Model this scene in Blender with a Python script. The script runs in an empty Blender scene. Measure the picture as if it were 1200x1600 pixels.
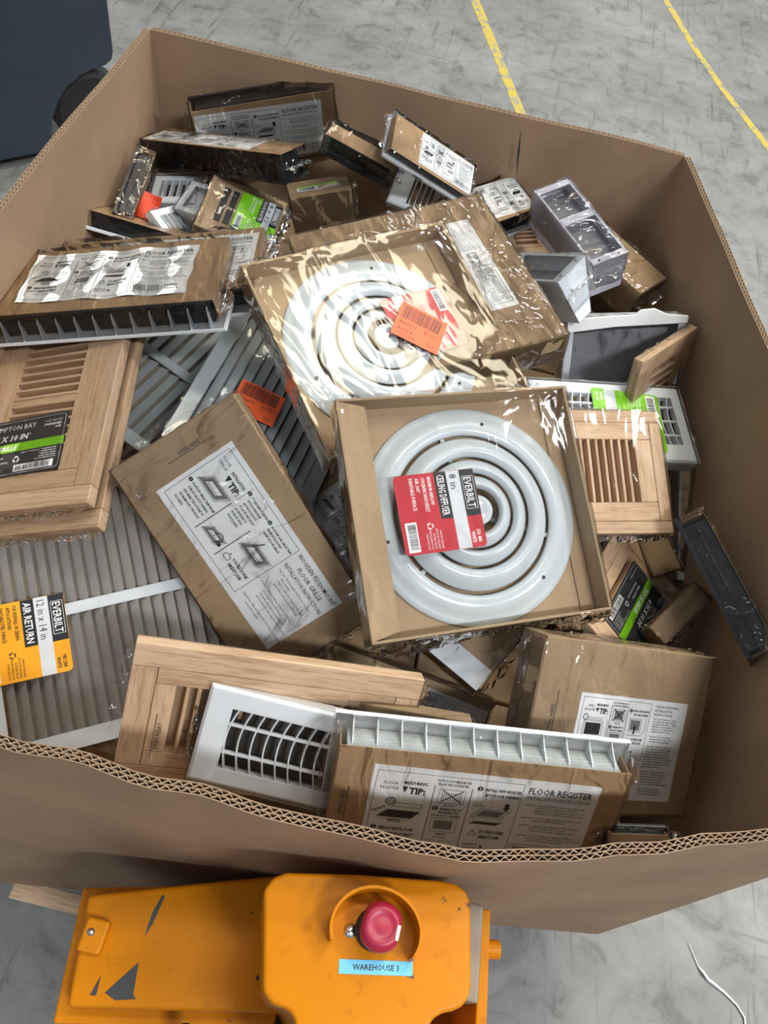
import bpy, bmesh, math, random
from mathutils import Vector, Matrix, Quaternion, noise
random.seed(7)
SC = bpy.context.scene
COL = SC.collection
PI = math.pi
# ------------------------------------------------------------------ camera, world, lamps, exposure
cam = bpy.data.objects.new('camera', bpy.data.cameras.new('camera')); COL.objects.link(cam)
cam.data.sensor_fit = 'VERTICAL'; cam.data.sensor_height = 36.0; cam.data.lens = 1202.0/1600.0*36.0
cam.data.clip_start = .02
cam.matrix_world = Matrix(((0.9701425, -0.24253563, 0.0, 0), (0.19999566, 0.79998264, -0.56571151, 0),
                           (0.1372052, 0.54882078, 0.82460323, 1.65), (0, 0, 0, 1)))
SC.camera = cam
SC.view_settings.view_transform = 'Standard'; SC.view_settings.look = 'None'
SC.view_settings.gamma = 1.0; SC.view_settings.use_curve_mapping = False
SC.view_settings.exposure = 0.16
SC.cycles.transparent_max_bounces = 20
world = bpy.data.worlds.new('warehouse_air'); SC.world = world; world.use_nodes = True
bg = world.node_tree.nodes['Background']; bg.inputs[0].default_value = (.86, .93, 1.0, 1); bg.inputs[1].default_value = .29
LAMPS = [  # warehouse high bays: x, y, z, power, size x, size y, colour, yaw
    ('high_bay', 0.35, 2.5, 8.5, 110, 2.4, .7, (1, .90, .68), 0.3),
    ('high_bay', 2.7, 4.8, 8.5, 270, 3.4, .9, (1, .90, .66), 0.3),
    ('high_bay', 2.6, 7.8, 8.5, 330, 2.4, .6, (.95, .98, 1), 0.3),
    ('high_bay', 5.8, 3.2, 8.5, 330, 2.4, .6, (.95, .98, 1), 0.3),
    ('high_bay', -2.4, 7.2, 8.5, 80, 2.4, .6, (.95, .98, 1), 0.3),
    ('high_bay', -4.2, 2.2, 8.5, 30, 2.4, .6, (.95, .98, 1), 0.3),
    ('high_bay', 4.3, -3.5, 8.5, 520, 2.4, .6, (.95, .98, 1), 0.3),
    ('high_bay', 9.0, -1.6, 8.5, 480, 2.4, .6, (.95, .98, 1), 0.3),
    ('high_bay', -1.4, -5.6, 8.5, 50, 2.4, .6, (.95, .98, 1), 0.3),
    ('high_bay', 0.6, 12.0, 8.5, 220, 2.4, .6, (.95, .98, 1), 0.3),
]
for nm, x, y, z, p, sx, sy, c, r in LAMPS:
    ld = bpy.data.lights.new(nm, 'AREA'); ld.shape = 'RECTANGLE'; ld.size = sx; ld.size_y = sy; ld.energy = p; ld.color = c
    lo = bpy.data.objects.new(nm, ld); COL.objects.link(lo); lo.location = (x, y, z); lo.rotation_euler = (0, 0, r)

# ------------------------------------------------------------------ materials
def new_mat(name):
    m = bpy.data.materials.new(name); m.use_nodes = True
    nt = m.node_tree; b = nt.nodes['Principled BSDF']
    return m, nt, b
def lk(nt, a, b): nt.links.new(a, b)
def nd(nt, t, **k):
    n = nt.nodes.new(t)
    for a, v in k.items(): setattr(n, a, v)
    return n
def coord(nt, scale=(1, 1, 1), rot=(0, 0, 0), rnd=False):
    tc = nd(nt, 'ShaderNodeTexCoord'); mp = nd(nt, 'ShaderNodeMapping')
    mp.inputs['Scale'].default_value = scale; mp.inputs['Rotation'].default_value = rot
    if rnd:
        oi = nd(nt, 'ShaderNodeObjectInfo'); ad = nd(nt, 'ShaderNodeVectorMath', operation='ADD')
        mu = nd(nt, 'ShaderNodeMath', operation='MULTIPLY'); mu.inputs[1].default_value = 3.7
        lk(nt, oi.outputs['Random'], mu.inputs[0]); lk(nt, tc.outputs['Object'], ad.inputs[0]); lk(nt, mu.outputs[0], ad.inputs[1])
        lk(nt, ad.outputs[0], mp.inputs[0])
    else:
        lk(nt, tc.outputs['Object'], mp.inputs[0])
    return mp.outputs[0]
def noise_tex(nt, vec, scale, detail=4, rough=.55, dist=0):
    n = nd(nt, 'ShaderNodeTexNoise'); n.inputs['Scale'].default_value = scale; n.inputs['Detail'].default_value = detail
    n.inputs['Roughness'].default_value = rough; n.inputs['Distortion'].default_value = dist
    lk(nt, vec, n.inputs['Vector']); return n.outputs['Fac']
def ramp(nt, fac, stops):
    r = nd(nt, 'ShaderNodeValToRGB'); e = r.color_ramp.elements
    while len(e) < len(stops): e.new(.5)
    for i, (p, c) in enumerate(stops):
        e[i].position = p; e[i].color = (*c, 1) if len(c) == 3 else c
    lk(nt, fac, r.inputs[0]); return r.outputs[0]
def bump(nt, b, h, strength, dist=.001):
    bn = nd(nt, 'ShaderNodeBump'); bn.inputs['Strength'].default_value = strength; bn.inputs['Distance'].default_value = dist
    lk(nt, h, bn.inputs['Height']); lk(nt, bn.outputs[0], b.inputs['Normal'])
def mix(nt, fac, a, b, mode='MIX'):
    m = nd(nt, 'ShaderNodeMix', data_type='RGBA', blend_type=mode)
    for s, v in ((0, fac), (6, a), (7, b)):
        if hasattr(v, 'links') or hasattr(v, 'is_linked'): lk(nt, v, m.inputs[s])
        else: m.inputs[s].default_value = v if s == 0 else (*v, 1)
    return m.outputs[2]
def plain(name, c, rough=.5, metal=0, spec=.5, var=.06, scale=30, coat=0):
    m, nt, b = new_mat(name)
    v = coord(nt); n = noise_tex(nt, v, scale, 3)
    lo = tuple(max(0, x*(1-var)) for x in c); hi = tuple(min(1, x*(1+var)) for x in c)
    lk(nt, ramp(nt, n, [(.3, lo), (.7, hi)]), b.inputs['Base Color'])
    b.inputs['Roughness'].default_value = rough; b.inputs['Metallic'].default_value = metal
    b.inputs['Specular IOR Level'].default_value = spec; b.inputs['Coat Weight'].default_value = coat
    return m
def kraft(name, c, rough=.72, stripes=0):
    m, nt, b = new_mat(name)
    v = coord(nt, rnd=True); n1 = noise_tex(nt, v, 7, 5); n2 = noise_tex(nt, v, 420, 3, .7)
    lo = tuple(x*.86 for x in c); hi = tuple(x*1.12 for x in c)
    base = ramp(nt, n1, [(.3, lo), (.72, hi)])
    fib = ramp(nt, n2, [(.35, (.86, .86, .86)), (.65, (1.06, 1.05, 1.04))])
    lk(nt, mix(nt, 1.0, base, fib, 'MULTIPLY'), b.inputs['Base Color'])
    b.inputs['Roughness'].default_value = rough; b.inputs['Specular IOR Level'].default_value = .3
    bump(nt, b, n2, .12, .0006)
    return m
def oak(name, axis):
    m, nt, b = new_mat(name)
    sc = (2.2, 26, 26) if axis == 'x' else (26, 2.2, 26)
    v = coord(nt, scale=sc, rnd=True)
    n1 = noise_tex(nt, v, 2.2, 6, .6, .8); n2 = noise_tex(nt, v, 9, 3, .7)
    base = ramp(nt, n1, [(.25, (.57, .38, .235)), (.5, (.69, .495, .33)), (.75, (.77, .58, .415))])
    por = ramp(nt, n2, [(.38, (.78, .74, .7)), (.5, (1, 1, 1))])
    oi = nd(nt, 'ShaderNodeObjectInfo'); tone = ramp(nt, oi.outputs['Random'], [(0, (.90, .86, .82)), (1, (1.06, 1.05, 1.04))])
    lk(nt, mix(nt, 1.0, mix(nt, 1.0, base, por, 'MULTIPLY'), tone, 'MULTIPLY'), b.inputs['Base Color'])
    b.inputs['Roughness'].default_value = .6; bump(nt, b, n2, .15, .0005)
    return m
def film(name, strength=.5, scale=38, gain=1.5, base=.02, tint=(.97, .97, .97)):
    """clear shrink wrap: mostly see-through, glossy, with a wrinkled relief"""
    m, nt, b = new_mat(name); nt.nodes.remove(b); out = nt.nodes['Material Output']
    v = coord(nt, rnd=True)
    vs = nd(nt, 'ShaderNodeMapping'); vs.inputs['Scale'].default_value = (1, .45, 1); vs.inputs['Rotation'].default_value = (0, 0, .6); lk(nt, v, vs.inputs[0])
    n1 = noise_tex(nt, vs.outputs[0], scale, 2, .45, 1.1)
    n2 = noise_tex(nt, v, scale*.3, 1, .5, .5)
    ri = nd(nt, 'ShaderNodeMath', operation='MULTIPLY_ADD'); lk(nt, n2, ri.inputs[0]); ri.inputs[1].default_value = 2.4; lk(nt, n1, ri.inputs[2])
    bn = nd(nt, 'ShaderNodeBump'); bn.inputs['Strength'].default_value = strength; bn.inputs['Distance'].default_value = .012
    lk(nt, ri.outputs[0], bn.inputs['Height'])
    fr = nd(nt, 'ShaderNodeFresnel'); fr.inputs['IOR'].default_value = 1.5; lk(nt, bn.outputs[0], fr.inputs['Normal'])
    ma = nd(nt, 'ShaderNodeMath', operation='MULTIPLY_ADD', use_clamp=True); lk(nt, fr.outputs[0], ma.inputs[0]); ma.inputs[1].default_value = gain; ma.inputs[2].default_value = base
    gl = nd(nt, 'ShaderNodeBsdfGlossy'); gl.inputs['Roughness'].default_value = .07; lk(nt, bn.outputs[0], gl.inputs['Normal'])
    tr = nd(nt, 'ShaderNodeBsdfTransparent'); tr.inputs[0].default_value = (*tint, 1)
    mx = nd(nt, 'ShaderNodeMixShader'); lk(nt, ma.outputs[0], mx.inputs[0]); lk(nt, tr.outputs[0], mx.inputs[1]); lk(nt, gl.outputs[0], mx.inputs[2])
    lk(nt, mx.outputs[0], out.inputs['Surface'])
    return m
def chipped_paint(name, c, under=(.05, .045, .04), amount=.62):
    m, nt, b = new_mat(name)
    v = coord(nt); n1 = noise_tex(nt, v, 9, 6, .6); n2 = noise_tex(nt, v, 55, 4, .7); n3 = noise_tex(nt, v, 3, 3)
    col = ramp(nt, n3, [(.3, tuple(x*.92 for x in c)), (.7, tuple(min(1, x*1.05) for x in c))])
    dirt = ramp(nt, n2, [(.30, (.55, .5, .45)), (.42, (1, 1, 1))])
    ad = nd(nt, 'ShaderNodeMath', operation='MULTIPLY'); lk(nt, n1, ad.inputs[0]); lk(nt, n2, ad.inputs[1])
    chip = ramp(nt, ad.outputs[0], [(amount*.62, (0, 0, 0)), (amount*.65, (1, 1, 1))])
    base = mix(nt, .35, col, mix(nt, 1.0, col, dirt, 'MULTIPLY'))
    lk(nt, mix(nt, chip, base, under), b.inputs['Base Color'])
    b.inputs['Roughness'].default_value = .42; b.inputs['Specular IOR Level'].default_value = .22
    bump(nt, b, n3, .1, .004)
    return m
M = {}
M['gaylord'] = kraft('gaylord_kraft', (.335, .225, .142))
M['flute'] = kraft('flute_paper', (.42, .31, .2))
M['carton'] = kraft('carton_kraft', (.40, .285, .172))
M['carton_dark'] = kraft('sleeve_kraft', (.43, .285, .158))
M['paper'] = plain('label_paper', (.80, .80, .80), .55, var=.02)
M['ink'] = plain('black_ink', (.012, .012, .013), .5)
M['grey_ink'] = plain('grey_ink', (.20, .20, .21), .5)
M['white_ink'] = plain('white_ink', (.82, .82, .82), .5)
M['red_card'] = plain('red_card', (.50, .022, .035), .35)
M['yellow_card'] = plain('amber_card', (.85, .36, .015), .35)
M['green_card'] = plain('green_card', (.22, .56, .015), .35)
M['black_card'] = plain('black_card', (.022, .022, .026), .35)
M['slate_card'] = plain('slate_card', (.045, .047, .052), .35)
M['silver_card'] = plain('silver_card', (.62, .64, .67), .3)
M['orange_card'] = plain('orange_card', (.85, .11, .02), .45)
M['scrap'] = plain('red_orange_paper', (.60, .045, .008), .6)
M['blue_tape'] = plain('blue_tape', (.17, .55, .82), .3)
M['white_metal'] = plain('white_enamel', (.74, .77, .80), .25, var=.02)
M['diffuser_metal'] = plain('diffuser_enamel', (.56, .61, .635), .2, var=.02)
M['lilac_metal'] = plain('lilac_white_enamel', (.70, .68, .78), .3, var=.03)
M['grey_metal'] = plain('grey_enamel', (.46, .49, .50), .35, var=.03)
M['blade_metal'] = plain('blade_enamel', (.60, .57, .54), .3, var=.03)
M['dark_inside'] = plain('dark_inside', (.03, .028, .027), .6)
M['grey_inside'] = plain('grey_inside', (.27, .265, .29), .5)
M['black_metal'] = plain('black_steel', (.012, .012, .014), .32)
M['dusty_gap_tan'] = plain('dusty_gap_tan', (.27, .22, .17), .6)  # truck side plate; also the painted shade behind grille blades
M['steel'] = plain('bright_steel', (.6, .6, .6), .25, 1)
M['oak_x'] = oak('oak_grain_along_x', 'x'); M['oak_y'] = oak('oak_grain_along_y', 'y')
M['oak_edge'] = plain('oak_edge', (.34, .2, .12), .7)
M['film'] = film('shrink_wrap', .62, 27, .9, .0)
M['film_tight'] = film('tight_film', .26, 17, .65, .0)
M['film_end'] = film('crumpled_film', 1.0, 70, 1.1, .03)
M['jack_paint'] = chipped_paint('amber_truck_paint', (.58, .195, .0005))
M['black_rubber'] = plain('black_rubber', (.015, .015, .016), .55)
M['red_button'] = plain('red_button', (.34, .012, .045), .38)
M['navy'] = plain('navy_plastic', (.026, .042, .062), .5, var=.12, scale=6)
M['string'] = plain('white_string', (.85, .85, .85), .6)
M['pallet'] = oak('pallet_wood', 'x')

# ------------------------------------------------------------------ mesh builder
class MB:
    def __init__(s): s.v = []; s.f = []; s.m = []
    def add(s, vs, fs, mi=0):
        o = len(s.v); s.v += [tuple(p) for p in vs]; s.f += [tuple(i+o for i in f) for f in fs]; s.m += [mi]*len(fs); return s
    def box(s, c, d, mi=0, mat=None):
        x, y, z = d[0]/2, d[1]/2, d[2]/2
        vs = [Vector((sx*x, sy*y, sz*z)) for sz in (-1, 1) for sy in (-1, 1) for sx in (-1, 1)]
        if mat is not None: vs = [mat @ p for p in vs]
        vs = [p + Vector(c) for p in vs]
        return s.add(vs, [(0, 2, 3, 1), (4, 5, 7, 6), (0, 1, 5, 4), (2, 6, 7, 3), (0, 4, 6, 2), (1, 3, 7, 5)], mi)
    def prism(s, pts, z0, z1, mi=0, top=None):
        """outline pts (ccw) from z0 to z1; top: optional different outline at z1"""
        n = len(pts); t = top or pts
        vs = [(p[0], p[1], z0) for p in pts] + [(p[0], p[1], z1) for p in t]
        fs = [(i, (i+1) % n, n+(i+1) % n, n+i) for i in range(n)] + [tuple(range(n-1, -1, -1)), tuple(range(n, 2*n))]
        return s.add(vs, fs, mi)
    def grid(s, fn, nu, nv, mi=0):
        vs = [fn(i/nu, j/nv) for j in range(nv+1) for i in range(nu+1)]
        fs = [(j*(nu+1)+i, j*(nu+1)+i+1, (j+1)*(nu+1)+i+1, (j+1)*(nu+1)+i) for j in range(nv) for i in range(nu)]
        return s.add(vs, fs, mi)
    def lathe(s, prof, n=64, mi=0, c=(0, 0, 0), closed=False):
        k = len(prof); vs = []
        for i in range(n):
            a = 2*PI*i/n
            for r, z in prof: vs.append((c[0]+r*math.cos(a), c[1]+r*math.sin(a), c[2]+z))
        fs = []
        for i in range(n):
            j = (i+1) % n
            for q in range(k if closed else k-1):
                w = (q+1) % k
                fs.append((i*k+q, j*k+q, j*k+w, i*k+w))
        return s.add(vs, fs, mi)
    def tube(s, pts, r, n=8, mi=0):
        pts = [Vector(p) for p in pts]; vs = []; L = len(pts)
        for i, p in enumerate(pts):
            t = (pts[min(i+1, L-1)]-pts[max(i-1, 0)]).normalized()
            a = t.cross(Vector((0, 0, 1)));  a = a.normalized() if a.length > 1e-4 else Vector((1, 0, 0)); b = t.cross(a)
            rr = r[i] if isinstance(r, (list, tuple)) else r
            for k in range(n): vs.append(p + a*rr*math.cos(2*PI*k/n) + b*rr*math.sin(2*PI*k/n))
        fs = [(i*n+k, i*n+(k+1) % n, (i+1)*n+(k+1) % n, (i+1)*n+k) for i in range(L-1) for k in range(n)]
        fs += [tuple(range(n-1, -1, -1)), tuple((L-1)*n+k for k in range(n))]
        return s.add(vs, fs, mi)
    def build(s, name, mats, parent=None, smooth=False, bevel=0, mat=None, seg=2):
        me = bpy.data.meshes.new(name); me.from_pydata([tuple(p) for p in s.v], [], s.f)
        for m in (mats if isinstance(mats, (list, tuple)) else [mats]): me.materials.append(m)
        me.polygons.foreach_set('material_index', s.m)
        bm = bmesh.new(); bm.from_mesh(me)
        if bevel:
            bmesh.ops.remove_doubles(bm, verts=bm.verts, dist=1e-6)
            ed = [e for e in bm.edges if len(e.link_faces) == 2 and e.calc_face_angle(0) > .5]
            bmesh.ops.bevel(bm, geom=ed, offset=bevel, segments=seg, affect='EDGES', profile=.5, clamp_overlap=True)
        bmesh.ops.recalc_face_normals(bm, faces=bm.faces)
        bm.to_mesh(me); bm.free()
        if smooth: me.shade_smooth()
        return link(name, me, parent, mat)
def link(name, me, parent=None, mat=None):
    o = bpy.data.objects.new(name, me); COL.objects.link(o)
    if parent is not None: o.parent = parent
    if mat is not None: o.matrix_local = mat
    return o
def smooth_by_angle(o, deg=35):
    o.data.shade_smooth()
    try: o.data.set_sharp_from_angle(angle=math.radians(deg))
    except Exception: pass
def thing(name, label, cat, loc=(0, 0, 0), quat=None, group=None):
    o = bpy.data.objects.new(name, None); COL.objects.link(o); o.empty_display_size = .05
    o.location = loc
    if quat is not None: o.rotation_mode = 'QUATERNION'; o.rotation_quaternion = quat
    tag(o, label, cat, group); return o
def tag(o, label, cat, group=None):
    o['label'] = label; o['category'] = cat
    if group: o['group'] = group
    return o

# ------------------------------------------------------------------ flat print: lettering as thin meshes
_tc = {}
def text_geo(s, bold):
    k = (s, bold)
    if k not in _tc:
        cu = bpy.data.curves.new('lettering', 'FONT'); cu.body = s; cu.size = 1; cu.resolution_u = 1; cu.offset = bold
        o = bpy.data.objects.new('lettering', cu); me = o.to_mesh()
        vs = [(v.co.x, v.co.y) for v in me.vertices]; fs = [tuple(p.vertices) for p in me.polygons]
        o.to_mesh_clear(); bpy.data.objects.remove(o); bpy.data.curves.remove(cu)
        _tc[k] = (vs, fs)
    return _tc[k]
class Print(MB):
    """a flat printed sheet, drawn in metres from its lower left corner"""
    def __init__(s, w, h, mats, r=0, base=0, wave=None):
        super().__init__(); s.w, s.h, s.mats, s.wave = w, h, mats, wave
        out = s.rounded(0, 0, w, h, r)
        (s.grid(lambda u, v: Vector((w*u, h*v, .0003)), 40, 24, base) if wave else s.prism([(x, y) for x, y in out], 0, .0003, base))
    def rounded(s, x0, y0, x1, y1, r):
        if r <= 0:
            if s.wave: # finer outline so that a sheet can ripple
                n = 10; return [(x0+(x1-x0)*i/n, y0) for i in range(n)]+[(x1, y0+(y1-y0)*i/n) for i in range(n)]+[(x1-(x1-x0)*i/n, y1) for i in range(n)]+[(x0, y1-(y1-y0)*i/n) for i in range(n)]
            return [(x0, y0), (x1, y0), (x1, y1), (x0, y1)]
        o = []
        for cx, cy, a in ((x1-r, y0+r, -90), (x1-r, y1-r, 0), (x0+r, y1-r, 90), (x0+r, y0+r, 180)):
            for k in range(5):
                t = math.radians(a+22.5*k); o.append((cx+r*math.cos(t), cy+r*math.sin(t)))
        return o
    def poly(s, pts, mi=1, lv=1): z = .0003+lv*.00012; s.add([(x, y, z) for x, y in pts], [tuple(range(len(pts)))], mi)
    def rect(s, x0, y0, x1, y1, mi=1, lv=1, r=0): s.poly(s.rounded(x0, y0, x1, y1, r), mi, lv)
    def line(s, x0, y0, x1, y1, t=.0006, mi=1, lv=2):
        dx, dy = x1-x0, y1-y0; l = math.hypot(dx, dy) or 1; nx, ny = -dy/l*t/2, dx/l*t/2
        s.poly([(x0+nx, y0+ny), (x0-nx, y0-ny), (x1-nx, y1-ny), (x1+nx, y1+ny)], mi, lv)
    def path(s, pts, t=.0006, mi=1, lv=2, close=False):
        for a, b in zip(pts, pts[1:]+([pts[0]] if close else [])): s.line(*a, *b, t, mi, lv)
    def frame(s, x0, y0, x1, y1, t=.0006, mi=1, lv=2, r=0): s.path(s.rounded(x0, y0, x1, y1, r), t, mi, lv, True)
    def disc(s, x, y, r, mi=1, lv=1, n=14): s.poly([(x+r*math.cos(2*PI*k/n), y+r*math.sin(2*PI*k/n)) for k in range(n)], mi, lv)
    def ring(s, x, y, r, t=.0006, mi=1, lv=2, n=16): s.path([(x+r*math.cos(2*PI*k/n), y+r*math.sin(2*PI*k/n)) for k in range(n)], t, mi, lv, True)
    def text(s, st, x, y, h, w=None, mi=1, al='l', bold=0, rot=0, sh=0, lv=2):
        """cap height h, optional width w the line is fitted to; x, y = baseline start (al l), middle (c) or end (r)"""
        vs, fs = text_geo(st, bold)
        if not vs: return
        sc = h/.73; x1 = max(v[0] for v in vs); x0 = min(v[0] for v in vs)
        sx = sc if w is None else w/max(1e-6, x1-x0)
        off = {'l': x0, 'c': (x0+x1)/2, 'r': x1}[al]; c, q = math.cos(rot), math.sin(rot); z = .0003+lv*.00012
        o = []
        for a, b in vs:
            px, py = (a-off)*sx+sh*b*sc, b*sc; o.append((x+px*c-py*q, y+px*q+py*c, z))
        s.add(o, fs, mi)
    def para(s, lines, x, y, h, gap, w=None, mi=1, al='l', **k):
        for i, l in enumerate(lines): s.text(l, x, y-i*gap, h, w if (w and len(l) > 18) else None, mi, al, **k)
    def barcode(s, x0, y0, x1, y1, vert=False, mi=1, seed=1, n=34):
        rg = random.Random(seed); p = x0; u = (x1-x0)/n/1.5
        while p < x1-u:
            wd = u*rg.choice((.6, .6, 1.1, 1.7)); s.rect(p, y0, min(p+wd, x1), y1, mi, 2); p += wd+u*rg.choice((.6, .8, 1.3))
    def recycle(s, x, y, r, mi=1):
        for k in range(3):
            a = math.radians(90+120*k)
            P = [(x+r*math.cos(a+t), y+r*math.sin(a+t)) for t in (-.75, -.25, .25)]
            s.path(P, r*.42, mi, 2)
            s.poly([(x+r*1.45*math.cos(a+.3), y+r*1.45*math.sin(a+.3)), (x+r*.5*math.cos(a+.35), y+r*.5*math.sin(a+.35)), (x+r*1.0*math.cos(a+.95), y+r*1.0*math.sin(a+.95))][::1], mi, 2)
    def thumb(s, x, y, k):
        P = [(0, 0), (0, .5), (.22, .55), (.45, 1.0), (.62, .95), (.55, .58), (1.0, .58), (1.02, .1), (.9, -.1), (.25, -.1)]
        s.path([(x+a*k, y+b*k) for a, b in P], k*.09, 1, 2, True)
    def put(s, parent, name, cx, cy, z, rot=0, mat=None):
        """centre of the sheet at cx, cy on the plane z of the parent, turned by rot degrees"""
        if s.wave:
            a, f, p = s.wave
            s.v = [(x+a*.6*math.sin(f*y+p), y+a*.9*math.sin(f*.55*x+p), zz+a*.5*(1+math.sin(f*.8*x+p*2))) for x, y, zz in s.v]
        T = Matrix.Translation((cx, cy, z)) @ Matrix.Rotation(math.radians(rot), 4, 'Z')
        if mat is not None: T = mat
        return s.build(name, s.mats, parent, mat=T @ Matrix.Translation((-s.w/2, -s.h/2, 0)))
    def build(s, name, mats, parent=None, mat=None):
        me = bpy.data.meshes.new(name); me.from_pydata([tuple(p) for p in s.v], [], s.f)
        for m in mats: me.materials.append(m)
        me.polygons.foreach_set('material_index', s.m)
        return link(name, me, parent, mat)
INKS = lambda: [M['paper'], M['ink'], M['grey_ink']]
STEPS = ['Step one:  Determine the correct size register by', '    measuring the opening in the floor.', '    (Example, an opening that measures 4 x 10', '    will require a register labeled 4 x 10).', '',
         'Step two:  Open the register package and discard the', '    cardboard and wrapping paper.', '', 'Step three:  Simply set the register into the opening of',
         '    the floor. There are no screws', '    required to hold the register in place.', '', 'Step four:  Locate the damper adjustment device on', '    the face of the register, and move it to open', '    or close the damper as desired.']
def register_label(w, h, wave=None):
    """white instruction sheet of a floor register: three pictured steps, title, text, damper picture"""
    p = Print(w, h, INKS(), 0, 0, wave); X, Y = w/10.0, h/4.2; t = .0005
    p.frame(.2*X, .25*Y, 6.6*X, 3.95*Y, t)
    p.text('FLOOR', .55*X, 3.35*Y, .13*Y, .62*X); p.text('REGISTER', .42*X, 3.12*Y, .13*Y, .82*X)
    p.text('MEASURING', 1.4*X, 3.42*Y, .14*Y, 1.02*X, bold=.03)
    p.poly([(1.38*X, 3.3*Y), (1.62*X, 3.3*Y), (1.5*X, 3.0*Y)]); p.text('TIP:', 1.68*X, 2.98*Y, .3*Y, .72*X, bold=.04)
    p.ring(1.0*X, 2.55*Y, .2*X, .0012); p.ring(1.0*X, 2.55*Y, .09*X, .0009); p.frame(1.15*X, 2.32*Y, 2.4*X, 2.5*Y, t)
    p.poly([(.5*X, 1.78*Y), (2.05*X, 1.78*Y), (2.4*X, 2.15*Y), (.95*X, 2.15*Y)])
    p.text('HEIGHT', .32*X, 1.98*Y, .11*Y, .62*X, rot=.5, bold=.02); p.text('WIDTH', 1.3*X, 1.56*Y, .12*Y, .6*X, al='c', bold=.03); p.line(.55*X, 1.7*Y, 2.0*X, 1.7*Y, t)
    p.disc(.5*X, 1.25*Y, .13*X); p.text('1', .5*X, 1.17*Y, .16*Y, None, 0, 'c', lv=3)
    p.text('MEASURE FLOOR', .75*X, 1.17*Y, .15*Y, 1.5*X, bold=.03, sh=.15); p.text('DUCT OPENING FIRST.', .42*X, .9*Y, .15*Y, 1.9*X, bold=.03, sh=.15); p.text('(HEIGHT x WIDTH)', .9*X, .65*Y, .1*Y, .95*X, sh=.2)
    for x in (2.75, 4.4): p.line(x*X, .45*Y, x*X, 3.5*Y, .0008)
    p.text('NOTE: DO NOT MEASURE THE', 3.55*X, 3.7*Y, .1*Y, 1.45*X, al='c', bold=.02); p.text('FRONT SIDE OF REGISTER.', 3.55*X, 3.53*Y, .1*Y, 1.35*X, al='c', bold=.02)
    p.frame(3.0*X, 2.7*Y, 4.15*X, 3.35*Y, t, r=.08*X)
    for k in range(10): p.line((3.15+.095*k)*X, 2.83*Y, (3.15+.095*k)*X, 3.2*Y, .0011, 2, 1)
    p.line(3.12*X, 2.75*Y, 4.05*X, 3.32*Y, .0012); p.line(3.12*X, 3.32*Y, 4.05*X, 2.75*Y, .0012); p.text('FRONT', 3.57*X, 2.55*Y, .09*Y, .5*X, al='c')
    p.disc(2.98*X, 2.42*Y, .13*X); p.text('2', 2.98*X, 2.34*Y, .16*Y, None, 0, 'c', lv=3)
    p.text('REVERSE SIDE OF', 3.2*X, 2.36*Y, .1*Y, .95*X, bold=.03); p.text('REGISTER FITS', 3.2*X, 2.2*Y, .1*Y, .85*X, bold=.03); p.text('FLOOR DUCT OPENING', 2.88*X, 2.04*Y, .1*Y, 1.3*X, bold=.03)
    p.frame(2.95*X, 1.3*Y, 4.1*X, 1.95*Y, t, r=.08*X); p.rect(3.08*X, 1.42*Y, 3.92*X, 1.85*Y, 2); p.text('WIDTH', 3.5*X, 1.12*Y, .1*Y, .5*X, al='c', bold=.02); p.text('(REVERSE)', 3.5*X, .97*Y, .09*Y, .6*X, al='c')
    for k, l in enumerate(('If your duct opening measures', 'Example    4 in', 'Height    12 in', 'Register label  4" x 12"')): p.text(l, 2.9*X, (.82-.13*k)*Y, .075*Y, min(1.3, .05*len(l))*X)
    p.disc(4.72*X, 3.55*Y, .13*X); p.text('3', 4.72*X, 3.47*Y, .16*Y, None, 0, 'c', lv=3)
    p.text('INSTALL NEW REGISTER', 4.95*X, 3.47*Y, .13*Y, 1.6*X, bold=.03, sh=.1); p.text('INTO FLOOR OPENING', 5.0*X, 3.22*Y, .13*Y, 1.5*X, bold=.03, sh=.1)
    p.path([(4.6*X, 2.2*Y), (5.0*X, 2.6*Y), (6.3*X, 2.6*Y), (5.95*X, 2.2*Y)], t, close=True); p.poly([(4.8*X, 2.25*Y), (5.1*X, 2.53*Y), (6.1*X, 2.53*Y), (5.85*X, 2.25*Y)], 2); p.path([(4.75*X, 2.2*Y), (4.85*X, 1.98*Y), (5.9*X, 1.98*Y), (6.1*X, 2.3*Y)], t)
    p.poly([(4.6*X, 1.85*Y), (5.8*X, 1.85*Y), (6.2*X, 2.05*Y), (5.9*X, 1.97*Y), (4.85*X, 1.97*Y)]); p.poly([(6.0*X, 2.75*Y), (6.2*X, 2.75*Y), (6.2*X, 2.95*Y), (6.0*X, 2.95*Y)]); p.poly([(5.93*X, 2.77*Y), (6.1*X, 2.55*Y), (6.27*X, 2.77*Y)])
    p.text('FLOOR', 4.6*X, 2.83*Y, .08*Y, .35*X); p.text('REGISTER', 4.6*X, 2.7*Y, .08*Y, .5*X)
    p.thumb(4.75*X, 1.3*Y, .28*X); p.text("YOU'RE DONE.", 5.15*X, 1.42*Y, .15*Y, 1.15*X, bold=.035, sh=.1); p.text('GREAT JOB!', 5.2*X, 1.17*Y, .15*Y, .95*X, bold=.035, sh=.1)
    p.text('SCAN HERE FOR', 4.55*X, .78*Y, .08*Y, .75*X, bold=.02); p.text('VIDEO & TIPS', 4.6*X, .62*Y, .08*Y, .65*X, bold=.02); p.poly([(5.4*X, .85*Y), (5.4*X, .6*Y), (5.55*X, .72*Y)])
    p.text('FLOOR REGISTER', 6.85*X, 3.55*Y, .3*Y, 2.85*X, bold=.012); p.text('INSTALLATION INSTRUCTIONS', 6.85*X, 3.28*Y, .17*Y, 2.85*X)
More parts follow.
